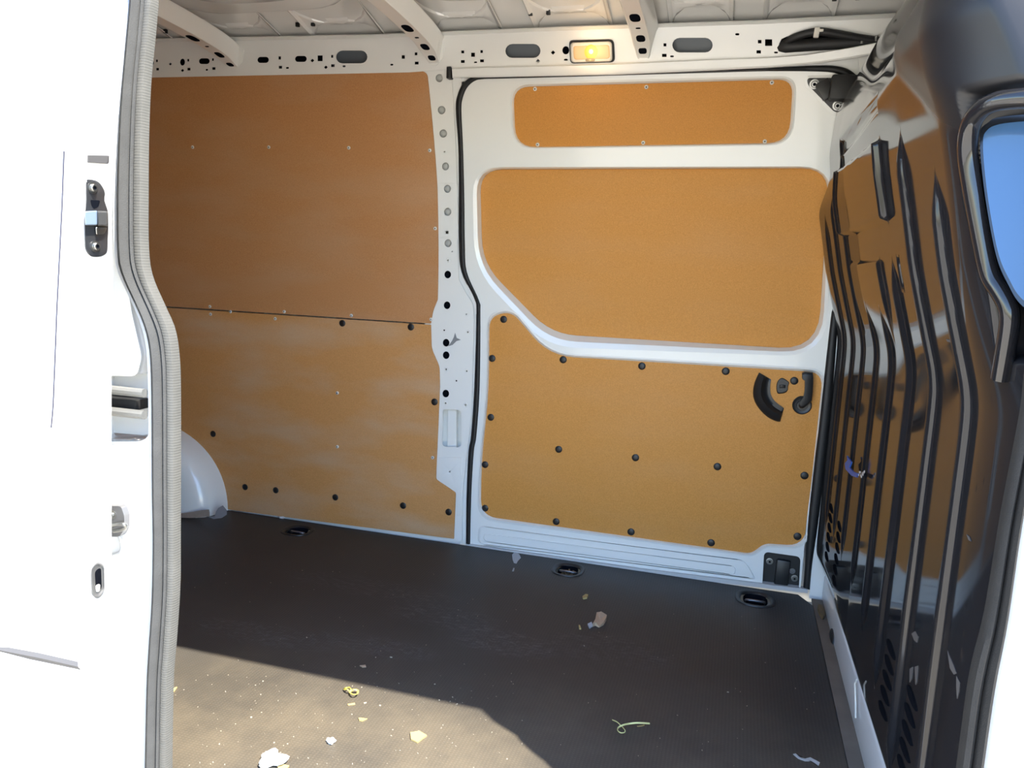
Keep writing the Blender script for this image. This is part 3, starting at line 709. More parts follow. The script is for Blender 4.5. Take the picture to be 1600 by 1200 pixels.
build('bulb_reflector', bm, mat('lamp_glow', (.4, .25, .08), .3, emit=(1., .46, .04), es=.36), la)
sw_o = blob('switch', obround(922, 93.7, 15, 5.5), (.0385, .0425, .043), (0, .06, .2), mat('lamp_switch', (.30, .26, .18), .5), la)
blob('switch_mark', obround(922, 93.7, 4.5, 2.4), (.043, .0445), (0, .1), mat('lamp_switch_mark', (.6, .5, .3), .5), sw_o)
ll = bpy.data.lights.new('lamp_light', 'POINT'); ll.energy = .14; ll.color = (1, .62, .27); ll.shadow_soft_size = .04
lo_ = bpy.data.objects.new('lamp_light', ll); COL.objects.link(lo_); lo_.location = tuple(wall(923.5, 80.5, .10)); lo_.parent = la

cb_ = tag(empty('wiring_loom'), 'black wiring loom bulging out of the roof rail by the bulkhead', 'cable')
tube('loom', smooth_path([wall(u, v, o) for u, v, o in [(1200, 74, -.03), (1224, 68, .000), (1240, 59, .022), (1262, 52, .03), (1282, 49.5, .032), (1310, 53.5, .03), (1340, 59, .026), (1366, 63, .022), (1395, 68, .02)]], 6), .0125, RUBBER, cb_, 10)
tube('loom', smooth_path([wall(u, v, o) for u, v, o in [(1205, 76, -.03), (1228, 73, .004), (1262, 70.5, .012), (1300, 68, .014), (1340, 66, .014), (1395, 70, .012)]], 6), .020, RUBBER, cb_, 10)
P = wall(1276, 51, .046); bm = bmesh.new(); box_bm(bm, P, (.016, .012, .030), Matrix.Rotation(.08, 3, 'Y'), .002)
build('cable_clip', bm, CLIP, cb_)
P = wall(1283, 47.5, .046); bm = bmesh.new(); box_bm(bm, P, (.014, .006, .008), bev=.001); build('cable_tie', bm, CLIP, cb_)
for u, v in ((1346.5, 65), (1369, 61)):
    P = wall(u, v, .03); bm = bmesh.new(); lathe_bm(bm, [(.006, -.006), (.006, .008), (.004, .011), (0, .011)], P, (0, -.3, 1), 10); build('stud', bm, STEEL, cb_)
# ================================================================== bulkhead
PZ = [-1, .90, .96, 1.0, 1.1, 1.2, 1.32, 1.42, 1.6, 1.73, 1.84, 1.965, 2.05]
PX = [.391, .391, .390, .384, .355, .327, .301, .278, .250, .257, .31, .39, .45]
_zz = np.linspace(-.2, 2.1, 921); _xx = np.interp(_zz, PZ, PX)
_k = np.hanning(33); _k /= _k.sum(); _xx = np.convolve(np.pad(_xx, 16, mode='edge'), _k, 'valid')
def sst(a, b, x): t = np.clip((x-a)/(b-a), 0, 1); return t*t*(3-2*t)
RIB = [(.275, .05, 1.365, .014, .016), (.513, .12, 1.47, .014, .016), (.751, .19, 1.235, .012, .015), (.989, .22, 1.115, .010, .013), (1.227, .25, 1.115, .009, .012), (1.393, .28, 1.60, .008, .011), (1.526, .30, 1.46, .008, .011), (1.652, .30, 1.40, .008, .011)]
def bx(y, z, detail=True):
    y = np.asarray(y, float); z = np.asarray(z, float)
    x = np.interp(z+.11*sst(1.2, .75, y)*sst(1.48, 1.66, z), _zz, _xx)
    s = np.maximum(0, .215-y)
    x = x + s*s*(1.5+2.6*sst(.95, 1.25, z))
    zb = 1.41+.5*(y-.2)
    x = x - .045*np.clip((y-1.25)/.5, 0, 1)*sst(1.54, 1.38, z)*sst(.075, .19, z)
    dome = sst(0, .09, z-zb)*sst(.80, .62, y)
    x = x - .018*dome
    if detail:
        for yc, z0, z1, hh, ww in RIB:
            end = np.minimum(sst(z0, z0+.10, z), sst(z1, z1-.10, z))
            wd = ww*(.25+.75*end); q = np.clip(np.abs(y-yc)/np.maximum(wd, 1e-4), 0, 1)
            x = x - hh*end**.8*np.maximum(0, 1-q**2.5)**.9
        def plate(x, y0, y1, z0, z1, h, sl, e=.010):
            zt = z1+sl*(y-y0)
            return x - h*sst(y0, y0+e, y)*sst(y1, y1-e, y)*sst(z0, z0+e, z)*sst(zt, zt-e, z)
        yr = .116+.030*np.exp(-((z-1.31)/.09)**2)
        x = x + .11*sst(yr+.020, yr+.004, y)*sst(1.455, 1.425, z)*sst(1.06, 1.10, z)
        x = plate(x, .735, 1.40, 1.305, 1.485, .018, .03)
        x = x - .010*sst(.905, .919, y)*sst(1.36, 1.33, y)*sst(1.0, 1.14, z)*sst(1.230, 1.218, z)
        x = plate(x, .72, 1.44, 1.54, 1.575, -.010, .03, .010)
        x = plate(x, .665, .70, 1.16, 1.228, -.012, 0., .008)
    return x
def bsurf(u, v, off=0.):
    d = ray(u, v); ts = np.linspace(.9, 3.4, 900); P = CAM+ts[:, None]*d
    g = P[:, 0]-(bx(P[:, 1], P[:, 2], False)-off)
    i = np.where((g[:-1] < 0) & (g[1:] >= 0))[0]
    if len(i) == 0: i = [np.argmin(abs(g))]
    i = i[0]; t = ts[i]+(ts[1]-ts[0])*(-g[i])/(g[i+1]-g[i]+1e-9); return CAM+t*d
blk = bpy.data.materials.new('glossy_black_panel'); blk.use_nodes = True
N = blk.node_tree.nodes; Lk = blk.node_tree.links; b = N['Principled BSDF']
b.inputs['Base Color'].default_value = (.013, .013, .015, 1); b.inputs['IOR'].default_value = 1.41
at = N.new('ShaderNodeAttribute'); at.attribute_name = 'matte'
nz = N.new('ShaderNodeTexNoise'); nz.inputs['Scale'].default_value = 5; nz.inputs['Detail'].default_value = 6
tc = N.new('ShaderNodeTexCoord'); Lk.new(tc.outputs['Object'], nz.inputs['Vector'])
mr = N.new('ShaderNodeMapRange'); mr.inputs[1].default_value = .35; mr.inputs[2].default_value = .75; mr.inputs[3].default_value = .05; mr.inputs[4].default_value = .13
Lk.new(nz.outputs['Fac'], mr.inputs[0])
mx = N.new('ShaderNodeMix'); mx.data_type = 'FLOAT'; mx.inputs[3].default_value = .38
Lk.new(at.outputs['Fac'], mx.inputs[0]); Lk.new(mr.outputs[0], mx.inputs[2]); Lk.new(mx.outputs[0], b.inputs['Roughness'])
GLOSS = mat('glossy_black', (.012, .012, .014), .08, ior=1.55)

bh = tag(empty('bulkhead'), 'glossy black ribbed bulkhead closing the load bay on the right', 'partition')
NY, NZ = 640, 300
Z = np.linspace(0, 1, NZ); S = np.linspace(0, 1, NY)
ZZ = np.empty((NZ, NY)); YY = np.empty((NZ, NY))
for i in range(NZ):
    z = .09+Z[i]*(2.035-.09)
    y0 = .03+lean(z)*1.0; y1 = DEP-.020-lean(z)
    YY[i] = y0+S*(y1-y0); ZZ[i] = z
ZZ = ZZ + (1-Z)[:, None]**8*(.083+(1.79-YY)*.025-.09)
XX = bx(YY, ZZ)
# the near edge folds forward into a return flange
NR = 14; q = np.linspace(1, 0, NR+1)[:-1]
XX = np.concatenate([XX[:, :1]+.34*q**1.6+.02*q, XX], 1); YY = np.concatenate([YY[:, :1]-.014*q**.5+0*XX[:, :1], YY], 1); ZZ = np.concatenate([np.repeat(ZZ[:, :1], NR, 1), ZZ], 1); NY += NR
V = np.stack([XX, YY, ZZ], -1).reshape(-1, 3)
idx = np.arange(NZ*NY).reshape(NZ, NY)
Fq = np.stack([idx[:-1, :-1], idx[1:, :-1], idx[1:, 1:], idx[:-1, 1:]], -1).reshape(-1, 4)
me = bpy.data.meshes.new('bulkhead_panel'); me.from_pydata(V.tolist(), [], Fq.tolist())
me.polygons.foreach_set('use_smooth', [True]*len(me.polygons))
zb = 1.41+.5*(YY-.2); mt = (sst(-.01, .03, ZZ-zb)*sst(.82, .74, YY)).reshape(-1)
a = me.attributes.new('matte', 'FLOAT', 'POINT'); a.data.foreach_set('value', mt.astype(np.float32))
link('panel_skin', me, blk, bh)
# folded edge flange round the panel
for nm, col in (('edge_flange', 0),):
    L1 = [tuple(p) for p in np.stack([XX[:, -1], YY[:, -1], ZZ[:, -1]], -1)]
    loft('edge_flange', [L1, [(x+.004, y+.012, z) for x, y, z in L1], [(x+.030, y+.013, z) for x, y, z in L1]], RUBBER, bh, False)
# ventilation slots: hooded slits in two near rows and two far rows
def slot(u0, v0, u1, v1, wd):
    A = bsurf(u0, v0, .0015); B = bsurf(u1, v1, .0015)
    c = (A+B)/2; d = (B-A); d[0] = 0; ln = np.linalg.norm(d)/2; d /= ln*2; q = np.array([0, -d[2], d[1]])
    bm = bmesh.new(); vs = []; n = 14
    for k in range(n):
        t = 2*math.pi*k/n; P = c+d*ln*math.cos(t)+q*wd*math.sin(t)*(1-.35*math.cos(t))
        vs.append(bm.verts.new((bx(P[1], P[2], True)-.002, P[1], P[2])))
    bm.faces.new(vs)
    ring = [bm.verts.new((v.co.x+.006, v.co.y, v.co.z)) for v in vs]
    for k in range(n): j = (k+1) % n; bm.faces.new((vs[k], vs[j], ring[j], ring[k]))
    build('vent_slot', bm, DARK, bh)
for k in range(5): slot(1385.5-3.2*k, 1000+24.0*k, 1397.5-3.2*k, 1031+24.0*k, .010)
for k in range(6): slot(1417-3.8*k, 1072+27.0*k, 1431.5-3.8*k, 1111+27.0*k, .010)
for k in range(6): slot(1296.3-1.5*k, 788+15*k, 1300.6-1.5*k, 802+15*k, .011)
for k in range(6): slot(1308.5-1.6*k, 815+17*k, 1313.5-1.6*k, 831+17*k, .011)
# window: rim and pane, sky-reflection blue put into its base colour
rim = [(1660, 150), (1620, 153), (1590, 154), (1556, 159), (1532, 172), (1516, 198), (1512, 240), (1521, 300), (1534, 370), (1547, 428), (1563, 455), (1575, 478), (1578, 503), (1572, 545), (1564, 592)]
tube('window_rim', smooth_path([bsurf(u, v, .004) for u, v in rim], 5), .0140, GLOSS, bh, 12)
th, ph = math.radians(62), math.radians(10)
pn = np.array([-math.cos(th)*math.cos(ph), -math.sin(th)*math.cos(ph), math.sin(ph)])
P0 = bsurf(1537, 300, .012)
def onpane(u, v, off=0.):
    d = ray(u, v); return CAM+d*(np.dot(P0+pn*off-CAM, pn)/np.dot(d, pn))
pane_uv = smooth_path([(1655, 176, 0), (1600, 179, 0), (1558, 184, 0), (1538, 194, 0), (1531, 216, 0), (1537, 290, 0), (1550, 370, 0), (1561, 414, 0), (1576, 446, 0), (1590, 470, 0), (1610, 486, 0), (1655, 500, 0)], 4)
def pane(name, s, off, m):
    c = np.array([1600, 330]); bm = bmesh.new()
    vs = [bm.verts.new(tuple(onpane(c[0]+(p[0]-c[0])*s, c[1]+(p[1]-c[1])*s, off))) for p in pane_uv]; f = bm.faces.new(vs)
    r = bmesh.ops.extrude_face_region(bm, geom=[f])
    for g in r['geom']:
        if isinstance(g, bmesh.types.BMVert): g.co -= Vector(pn)*.003
    return build(name, bm, m, bh)
pane('window_frit', 1., 0, mat('frit_black', (.015, .018, .024), .15, ior=1.6))
pane('window_pane', .93, .002, mat('sky_blue_pane', (.045, .10, .20), .05, ior=1.65))
# marks
bl = tag(empty('blue_tape'), 'torn scrap of blue tape stuck to a bulkhead rib', 'tape')
bm = bmesh.new()
pts = [(1323, 712), (1330, 722), (1327, 730), (1333, 737), (1341, 740), (1338, 746), (1330, 743), (1321, 733), (1320, 724), (1324, 719)]
vs = []
for u, v in pts: P = bsurf(u, v, .022); vs.append(bm.verts.new(tuple(P)))
f = bm.faces.new(vs); r = bmesh.ops.extrude_face_region(bm, geom=[f])
for g in r['geom']:
    if isinstance(g, bmesh.types.BMVert): g.co.x += .004
build('tape_scrap', bm, BLUE, bl)
bm = bmesh.new(); P = bsurf(1345, 743, .022)
for k in range(5): Q = bsurf(1341+k*2.2, 738+random.uniform(0, 12), .02); box_bm(bm, Q, (.002, .02, .006), Matrix.Rotation(random.uniform(-1, 1), 3, 'X'))
build('clear_shreds', bm, mat('clear_film', (.5, .5, .52), .2), bl)

# kick strip below the bulkhead
t1 = tag(empty('trim_1'), 'white painted kick strip under the black bulkhead', 'trim', kind='structure')
bm = bmesh.new(); rows = []
for y in np.linspace(.03, 1.79, 14):
    zt = .083+(1.79-y)*.025+.004
    rows.append([bm.verts.new(p) for p in ((.392, y, -.02), (.3855, y, -.004), (.3865, y, zt-.006), (.389, y, zt), (.40, y, zt+.012))])
for a, b in zip(rows[:-1], rows[1:]):
    for k in range(4): bm.faces.new((a[k], a[k+1], b[k+1], b[k]))
build('kick_strip', bm, mat('grey_white_paint', (.62, .64, .66), .35, coat=.4), t1)
P = onX(1300, 997, .3845); bm = bmesh.new(); lathe_bm(bm, [(.028, -.002), (.028, .002), (.020, .006), (0, .007)], P, (-1, 0, 0), 16)
for v in bm.verts: v.co.y = P[1]+(v.co.y-P[1])*1.6
build('kick_plug', bm, BLACK, t1)
tube('kick_wire', [onX(u, v, .380) for u, v in [(1339, 1062), (1336, 1068), (1337, 1100), (1337, 1122)]], .0022, CLIP, t1, 6)

# ================================================================== near side wall with the open doorway
wf = tag(empty('wall_front'), 'white near side of the van body around the open doorway', 'wall', kind='structure')
RU = [(237, -40), (234.5, 0), (229, 60), (223, 120), (219.5, 200), (218.5, 300), (219, 385), (225, 430), (246, 480), (260, 512), (267, 550), (270, 620), (270, 850), (269.5, 923), (264, 1010), (259.5, 1069), (257.5, 1200), (257, 1260)]
LU = [(206, -40), (203, 0), (195, 90), (188, 170), (183.5, 260), (182, 330), (184, 405), (190, 430), (211, 475), (224, 506), (233, 545), (236, 610), (237, 760), (238.5, 850), (236.5, 940), (232, 1010), (229, 1070), (226, 1200), (225, 1260)]
def nxz(p): P = near(p[0], p[1], .03); return (P[0], P[2])
R0 = [nxz(p) for p in RU]; L0 = [nxz(p) for p in LU]
Rp = [(-1.03, -.02)]+R0[::-1]+[(-1.015, 1.72), (-.985, 1.80), (-.90, 1.845), (-.5, 1.85), (0, 1.845), (.25, 1.83), (.36, 1.79), (.402, 1.70), (.402, 1.4), (.388, 1.2), (.3745, 1.076), (.375, 1.006), (.369, .861), (.366, .719), (.358, .62), (.358, .47), (.356, .2), (.352, -.02)]
Lp = [(-1.065, -.05)]+L0[::-1]+[(-1.05, 1.74), (-1.015, 1.83), (-.90, 1.88), (-.5, 1.885), (0, 1.88), (.27, 1.865), (.39, 1.82), (.435, 1.71), (.432, 1.4), (.415, 1.2), (.398, 1.076), (.397, 1.006), (.391, .861), (.391, .719), (.388, .62), (.388, .47), (.386, .2), (.382, -.05)]
Rs = [tuple(p[:2]) for p in smooth_path([(a, b, 0) for a, b in Rp], 3)]
def resamp(path, n):
    P = np.array(path); d = np.r_[0, np.cumsum(np.linalg.norm(np.diff(P, axis=0), axis=1))]; t = np.linspace(0, d[-1], n)
    return np.stack([np.interp(t, d, P[:, k]) for k in range(2)], -1)
def split_resamp(path, nr):
    """resample rear, top and front legs separately so both edges keep pace"""
    P = np.array(path); iz = np.argmax(P[:, 1]); return resamp(path, nr)
def legs(path):
    P = [np.array(p) for p in path]
    a = next(i for i, p in enumerate(P) if p[1] > 1.835 and p[0] < -.6); b = next(i for i, p in enumerate(P) if i > a and p[1] < 1.80 and p[0] > .2)
    return [path[:a+1], path[a:b+1], path[b:]]
def full(path): 
    sm = [tuple(p[:2]) for p in smooth_path([(x, z, 0) for x, z in path], 5)]; l = legs(sm)
    return np.concatenate([resamp(l[0], 130), resamp(l[1], 50)[1:], resamp(l[2], 90)[1:]])
RR = full(Rp); LL = full(Lp)
SEAL_SHADE = mat('shaded_grey_rubber', (.030, .029, .028), .8, spec=.1, bump=.4, bscale=500, var=.25, vscale=20)  # same rubber darkened: shade on the front leg put into the colour
ws = tag(empty('weatherstrip'), 'dusty grey rubber weatherstrip around the near doorway edge', 'seal')
def nstrip(name, t0, t1, prof, m, i0=0, i1=999):
    L = []
    for t, o in prof:
        tt = t0+(t1-t0)*t; row = []
        for a, b in zip(LL[i0:i1], RR[i0:i1]):
            x, z = a*(1-tt)+b*tt; row.append((x, lean(z)-o, z))
        L.append(row)
    loft(name, L, m, ws, False, 50)
nstrip('bulb', 0, .50, [(0, .012), (.08, .026), (.3, .038), (.55, .040), (.8, .034), (.95, .026), (1, .018)], SEALG, 0, 180)
nstrip('bead', .48, .66, [(0, .018), (.2, .028), (.5, .031), (.8, .028), (1, .018)], SEALG, 0, 180)
nstrip('front_bulb', 0, .50, [(0, .012), (.08, .026), (.3, .038), (.55, .040), (.8, .034), (.95, .026), (1, .018)], SEAL_SHADE, 179)
nstrip('front_trim', .48, 1., [(0, .018), (.1, .027), (.45, .033), (.85, .030), (1, .020), (1., .008)], SEAL_SHADE, 179)
nstrip('ribbed_trim', .64, 1., [(0, .018), (.1, .027), (.5, .029), (.85, .027), (1, .020), (1., .008)], SEALR, 0, 180)
hole = [tuple(p) for p in (LL*.55+RR*.45)]
pock = rounded([(140, 588, 10), (204, 589, 8), (213, 560, 10), (198, 495, 10), (189, 440, 4), (196, 445, 3), (220, 508, 12), (232, 560, 10), (234, 625, 14), (222, 692, 16), (140, 692, 10)], 4)
pz = [nxz(p) for p in pock]
sheet('body_side', [(XR, -.35), (XF, -.35), (XF, 2.08), (XR, 2.08)], [hole, pz], .016, .008, OUTP, wf, side=0, xz=True)
loft('pocket_wall', [[(x, lean(z)-.016, z) for x, z in pz], [(x, lean(z)+.03, z) for x, z in pz]], OUTP, wf)
sheet('near_lining', [(XR+.02, .02), (-1.2, .02), (-1.2, .9), (-1.22, 1.1), (-1.22, 1.84), (XR+.02, 1.84)], [], -.05, .004, BOARD, wf, side=0, xz=True)
zt = max(z for x, z in pz)
sheet('pocket_back', [(x-.028 if x > -1.08 else -1.40, z) for x, z in pz], [], -.03, .002, OUTP, wf, side=0, xz=True)
# side of the jamb seen between door and weatherstrip: a folded flange
loft('jamb_fold', [[(a[0]-.004, lean(a[1])-.014, a[1]) for a in LL], [(a[0]-.010 if i < 150 else a[0]+.008, lean(a[1])-.026, a[1]) for i, a in enumerate(LL)], [(a[0]-.016 if i < 150 else a[0]+.014, lean(a[1])-.016, a[1]) for i, a in enumerate(LL)]], OUTP, wf, False)
bm = bmesh.new(); box_bm(bm, (-.33, .01, -.06), (1.5, .10, .07), bev=.01); build('door_step', bm, OUTP, wf)
for u, v in [(217, 781), (230, 810), (217, 838)]:
    P = near(u, v, .017); bm = bmesh.new(); lathe_bm(bm, [(.007, 0), (.006, .0015), (.003, .002), (0, .001)], P, (0, -1, 0), 12); build('jamb_stud', bm, OUTP, wf)
# white roof gutter strip above the near opening keeps the roof joint closed
bm = bmesh.new(); box_bm(bm, ((XR+XF)/2, .12, 2.06), (XF-XR, .24, .03)); build('cant_top', bm, OUTP, wf)
bm = bmesh.new(); box_bm(bm, ((XR+XF)/2, 1.68, 2.085), (XF-XR, .34, .03)); build('cant_top', bm, OUTP, wb)
bm = bmesh.new(); box_bm(bm, ((XR+XF)/2, .9, 2.115), (XF-XR, 1.9, .02)); build('roof_outer', bm, OUTP, ce)
# front pillar of the doorway, sunlit white on the right edge
sheet('front_pillar', [(.398, -.1), (.398, .47), (.399, .72), (.400, .861), (.407, 1.0), (.43, 1.2), (.50, 1.25), (.50, -.1)], [], .020, .02, OUTP, wf, side=0, xz=True, bevel=.006)
bm = bmesh.new(); box_bm(bm, (.52, -.035, .55), (.16, .05, .5), bev=.015); build('front_pillar_step', bm, OUTP, wf)

# waist rail and bumper in the pocket behind the open door
tr = tag(empty('track_rail'), 'grey metal waist track with black end block behind the open door', 'rail')
for nm, (v0, v1) in (('upper_lip', (607, 622)), ('lower_lip', (641, 656))):
    A = near(226, (v0+v1)/2, .030); A = np.array(A); B = A+np.array([-.6, 0, .0])
    bm = bmesh.new(); ht = .0085
    tube_bm(bm, [B, A], ht, 10, flat=1.); build(nm, bm, ALU, tr)
A = near(217, 633, .010); bm = bmesh.new(); box_bm(bm, A+np.array([-.05, .01, 0]), (.10, .035, .020), bev=.003); build('end_block', bm, RUBBER, tr)
A = near(200, 632, .0); bm = bmesh.new(); box_bm(bm, A+np.array([-.25, .014, 0]), (.5, .006, .052), bev=.001); build('rail_web', bm, ALU, tr)
# catch with wire bail
ct_ = tag(empty('door_catch'), 'grey metal door catch with a bent wire bail on the jamb', 'catch')
ctp = rounded([(160, 790, 3), (189, 791, 5), (194, 806, 4), (194, 828, 6), (186, 839, 4), (160, 838, 3)], 4)
bm = bmesh.new(); vs = [bm.verts.new(tuple(near(u, v, .030))) for u, v in ctp]; f = bm.faces.new(vs); r = bmesh.ops.extrude_face_region(bm, geom=[f])
for g in r['geom']:
    if isinstance(g, bmesh.types.BMVert): g.co.y += .014
build('catch_plate', bm, DSTEEL, ct_)
tube('hook', smooth_path([near(u, v, o) for u, v, o in [(172, 822, .03), (182, 819, .045), (192, 819, .050), (197, 822, .045), (193, 827, .04), (178, 830, .035)]], 4), .0035, STEEL, ct_, 8)
tube('wire_bail', smooth_path([near(u, v, .022) for u, v in [(186, 838), (189, 846), (189.5, 858), (185, 864), (172, 867)]], 4), .0028, mat('pale_wire', (.5, .5, .5), .4), ct_, 8)
P = near(176, 804, .030); stud('bolt', P, (0, -1, 0), ct_, 'bolt', .55)

# ================================================================== open near door, its front edge towards us
d2 = tag(empty('door_2'), 'sunlit white sliding door slid open at the left', 'door', kind='structure')
CR = [(-120, 105), (0, 104), (240, 100), (400, 93), (550, 86), (640, 83), (760, 94), (900, 110), (1040, 126), (1150, 130), (1320, 131)]
IN = [(-120, 172), (0, 173), (600, 173), (980, 173), (1150, 174.5), (1320, 177)]
ys_ = [p[0] for p in CR]; Vs = sorted(set(list(range(-120, 1321, 40))+ys_))
rows = []
for v in Vs:
    uc = np.interp(v, ys_, [p[1] for p in CR]); ui = np.interp(v, [p[0] for p in IN], [p[1] for p in IN])
    A = onY(uc, v, -.205); B = onY(ui, v, -.105); z = A[2]
    rows.append([(-2.45, -.245, z), (A[0]-.30, -.240, z), (A[0]-.05, -.216, z), (A[0]-.015, -.210, z), tuple(A), tuple(A*.93+B*.07+np.array([.002, 0, 0])), tuple(B*.97+A*.03), (B[0]-.004, B[1]+.006, B[2]), (B[0]-.02, B[1]+.012, B[2]), (-2.45, -.09, B[2])])
loft('door_shell', rows, OUTP, d2, False, 20)
E1 = onY(93, 400, -.205); E2 = onY(173, 400, -.105); fe = E2-E1; fe[2] = 0; fe /= np.linalg.norm(fe)
fn = np.cross(fe, np.array([0, 0, 1.])); fn = fn if fn[0] > 0 else -fn
def dface(u, v, off=0.):
    # plane of the door's front edge at that height
    uc = np.interp(v, ys_, [p[1] for p in CR]); ui = np.interp(v, [p[0] for p in IN], [p[1] for p in IN])
    t = (u-uc)/(ui-uc); d = ray(u, v); A = onY(uc, v, -.205); B = onY(ui, v, -.105); e = B-A; n = np.cross(e, np.array([0, 0, 1.])); n /= np.linalg.norm(n); n = n if n[0] > 0 else -n
    return CAM+d*(np.dot(A+n*off-CAM, n)/np.dot(d, n))
def fblob(name, loop, offs, ins, m, parent):
    c = (sum(p[0] for p in loop)/len(loop), sum(p[1] for p in loop)/len(loop)); bm = bmesh.new(); rows = []
    for o, s in zip(offs, ins): rows.append([bm.verts.new(tuple(dface(c[0]+(u-c[0])*(1-s), c[1]+(v-c[1])*(1-s), o))) for u, v in loop])
    for a, b in zip(rows[:-1], rows[1:]):
        for k in range(len(a)): j = (k+1) % len(a); bm.faces.new((a[k], a[j], b[j], b[k]))
    bmesh.ops.triangle_fill(bm, use_beauty=True, edges=[e for e in bm.edges if e.verts[0] in rows[-1] and e.verts[1] in rows[-1]])
    return build(name, bm, m, parent, 40)
sk = tag(empty('door_striker'), 'dark steel striker plate with two bolts on the open door edge', 'striker')
sp = rounded([(134, 279, 5), (155, 282, 12), (165, 300, 8), (163, 312, 4), (169, 330, 4), (169.5, 355, 4), (168, 396, 10), (158, 402, 8), (141, 402, 8), (132.5, 390, 8), (131.5, 345, 6), (134.5, 312, 5)], 4)
fblob('striker_plate', sp, (-.001, .004, .0055), (0, .01, .05), mat('striker_dark', (.045, .047, .052), .3, metal=.4), sk)
fblob('socket', rounded([(141, 312, 2), (157, 313, 3), (154, 323, 2), (147, 327, 2), (143, 321, 2)], 3), (.005, .0062), (0, .05), DARK, sk)
fblob('latch_roller', rounded([(132, 330, 2), (152, 329, 2), (152.5, 352, 2), (133, 352, 2)], 3), (.004, .012, .014), (0, .03, .15), mat('blue_grey_plastic', (.16, .21, .28), .35), sk)
fblob('guide_hoop', rounded([(152, 329, 2), (169, 330, 3), (169.5, 354, 3), (152.5, 353, 2)], 3), (.004, .013, .016), (0, .02, .22), mat('worn_black', (.10, .10, .10), .3, metal=.5), sk)
fblob('guide_foot', rounded([(149, 354, 2), (168, 355, 4), (163, 366, 3), (150, 367, 2)], 3), (.004, .010, .011), (0, .05, .2), STEEL, sk)
for u, v in ((144.5, 293.5), (149, 385)): P = dface(u, v, .006); stud('bolt', P, fn, sk, 'bolt', .62)
gr = fblob('grommet', rounded([(142, 886, 9), (152, 877, 9), (163, 882, 9), (164, 925, 9), (153, 937, 9), (143, 930, 9)], 4), (-.001, .004, .006, .003), (0, .02, .10, .24), mat('grommet_grey', (.10, .10, .10), .4), d2)
fblob('grommet_hole', rounded([(148, 892, 6), (158, 886, 6), (159, 920, 6), (150, 928, 6)], 4), (.0032, .0036), (0, .03), DARK, gr)
fblob('grommet_pin', rounded([(149, 914, 4), (157, 912, 4), (156, 924, 4), (150, 926, 4)], 3), (.0036, .005), (0, .2), CLIP, gr)
# upper notch and lower stepped plate on the door edge
fblob('edge_notch', rounded([(136, 242, 1), (171, 243, 2), (170, 256, 3), (136, 254, 1)], 3), (.0, .0045, .005), (0, .05, .1), GREY, d2)
tube('crease_shade', [onY(u, v, -.2075) for u, v in [(100, 236), (97, 320), (93, 400), (89, 480), (86, 560), (83, 635), (80, 668)]], .0013, mat('crease_shade_grey', (.07, .07, .09), .8, spec=.05), d2, 6)  # thin dark tube draws the shade line along the door crease
# rub moulding along the outer skin, its under-face shade put into the grey
def dskin(u, v, off): P = onY(u, v, -.214-off); return P
tm = [(-140, 987), (0, 1009), (60, 1020), (122, 1034)]; bmv = [(-140, 1000), (0, 1021), (60, 1033), (127, 1047)]
loft('rub_moulding', [[dskin(u, v, o) for u, v in c] for c, o in ((tm, 0), (tm, .010), ([(a[0], (a[1]*.4+b[1]*.6)) for a, b in zip(tm, bmv)], .016), (bmv, .006), (bmv, -.01))], GREY, d2, False, 30)
# ================================================================== litter on the floor
def flat(name, uv, h, m, lab, cat, group=None, curl=.0, z0=.0006):
    """a thin scrap lying on the floor: outline in photo pixels dropped onto the floor"""
    bm = bmesh.new(); P = [onZ(u, v, 0) for u, v in uv]; c = sum(P)/len(P)
    top = [bm.verts.new((p[0], p[1], z0+h+curl*random.random())) for p in P]; cv = bm.verts.new((c[0], c[1], z0+h+curl*.3))
    bot = [bm.verts.new((p[0], p[1], z0)) for p in P]
    n = len(P)
    for k in range(n):
        j = (k+1) % n; bm.faces.new((top[k], top[j], cv)); bm.faces.new((bot[k], bot[j], top[j], top[k]))
    o = build(name, bm, m, None, 20)
    return tag(o, lab, cat, group)
flat('tape_patch', [(806, 861), (800, 867), (801, 875), (803, 880), (807, 881), (809, 877), (814, 872), (811, 866), (807, 864)], .0006, TAPEG, 'pale grey torn tape patch on the floor just in front of the door sill', 'tape')
flat('tape_scrap', [(802, 888), (804, 888), (803, 893), (800, 893)], .001, TAPEG, 'tiny grey scrap just below the grey tape patch', 'scrap')
flat('card_scrap', [(932, 960), (939, 962), (948, 963), (947, 970), (943, 977), (936, 981), (930, 978), (926, 980), (930, 972)], .003, PINKB, 'curled pinkish brown card scrap in the middle of the floor', 'scrap', curl=.012)
flat('card_scrap', [(918, 977), (924, 974), (927, 979), (921, 983)], .002, TAPEG, 'small grey flake touching the brown card scrap', 'scrap', curl=.004)
flat('wood_flake', [(910, 934), (915, 931), (919, 932), (917, 936), (911, 937)], .004, CHIP, 'cream flake on the dark floor behind the brown card scrap', 'flake', curl=.004)
flat('wood_flake', [(904, 979), (906, 979), (908, 984), (905, 984)], .003, CHIP, 'little pale flake left of the brown card scrap', 'flake', curl=.003)
flat('wood_flake', [(562, 1041), (571, 1040), (572, 1043), (566, 1043.5)], .002, PINKB, 'tan flake in the shade just beyond the sunlit floor edge', 'flake')
flat('wood_chip', [(641, 1147), (655, 1144), (667, 1151), (652, 1162), (642, 1157)], .002, CHIP, 'broad yellowish wood chip in the sunlit floor patch', 'chip', curl=.003)
flat('wood_chip', [(560, 1123), (574, 1124), (566, 1128), (561, 1127)], .002, CHIP, 'small triangular yellow chip below the yellow tie loop', 'chip', curl=.002)
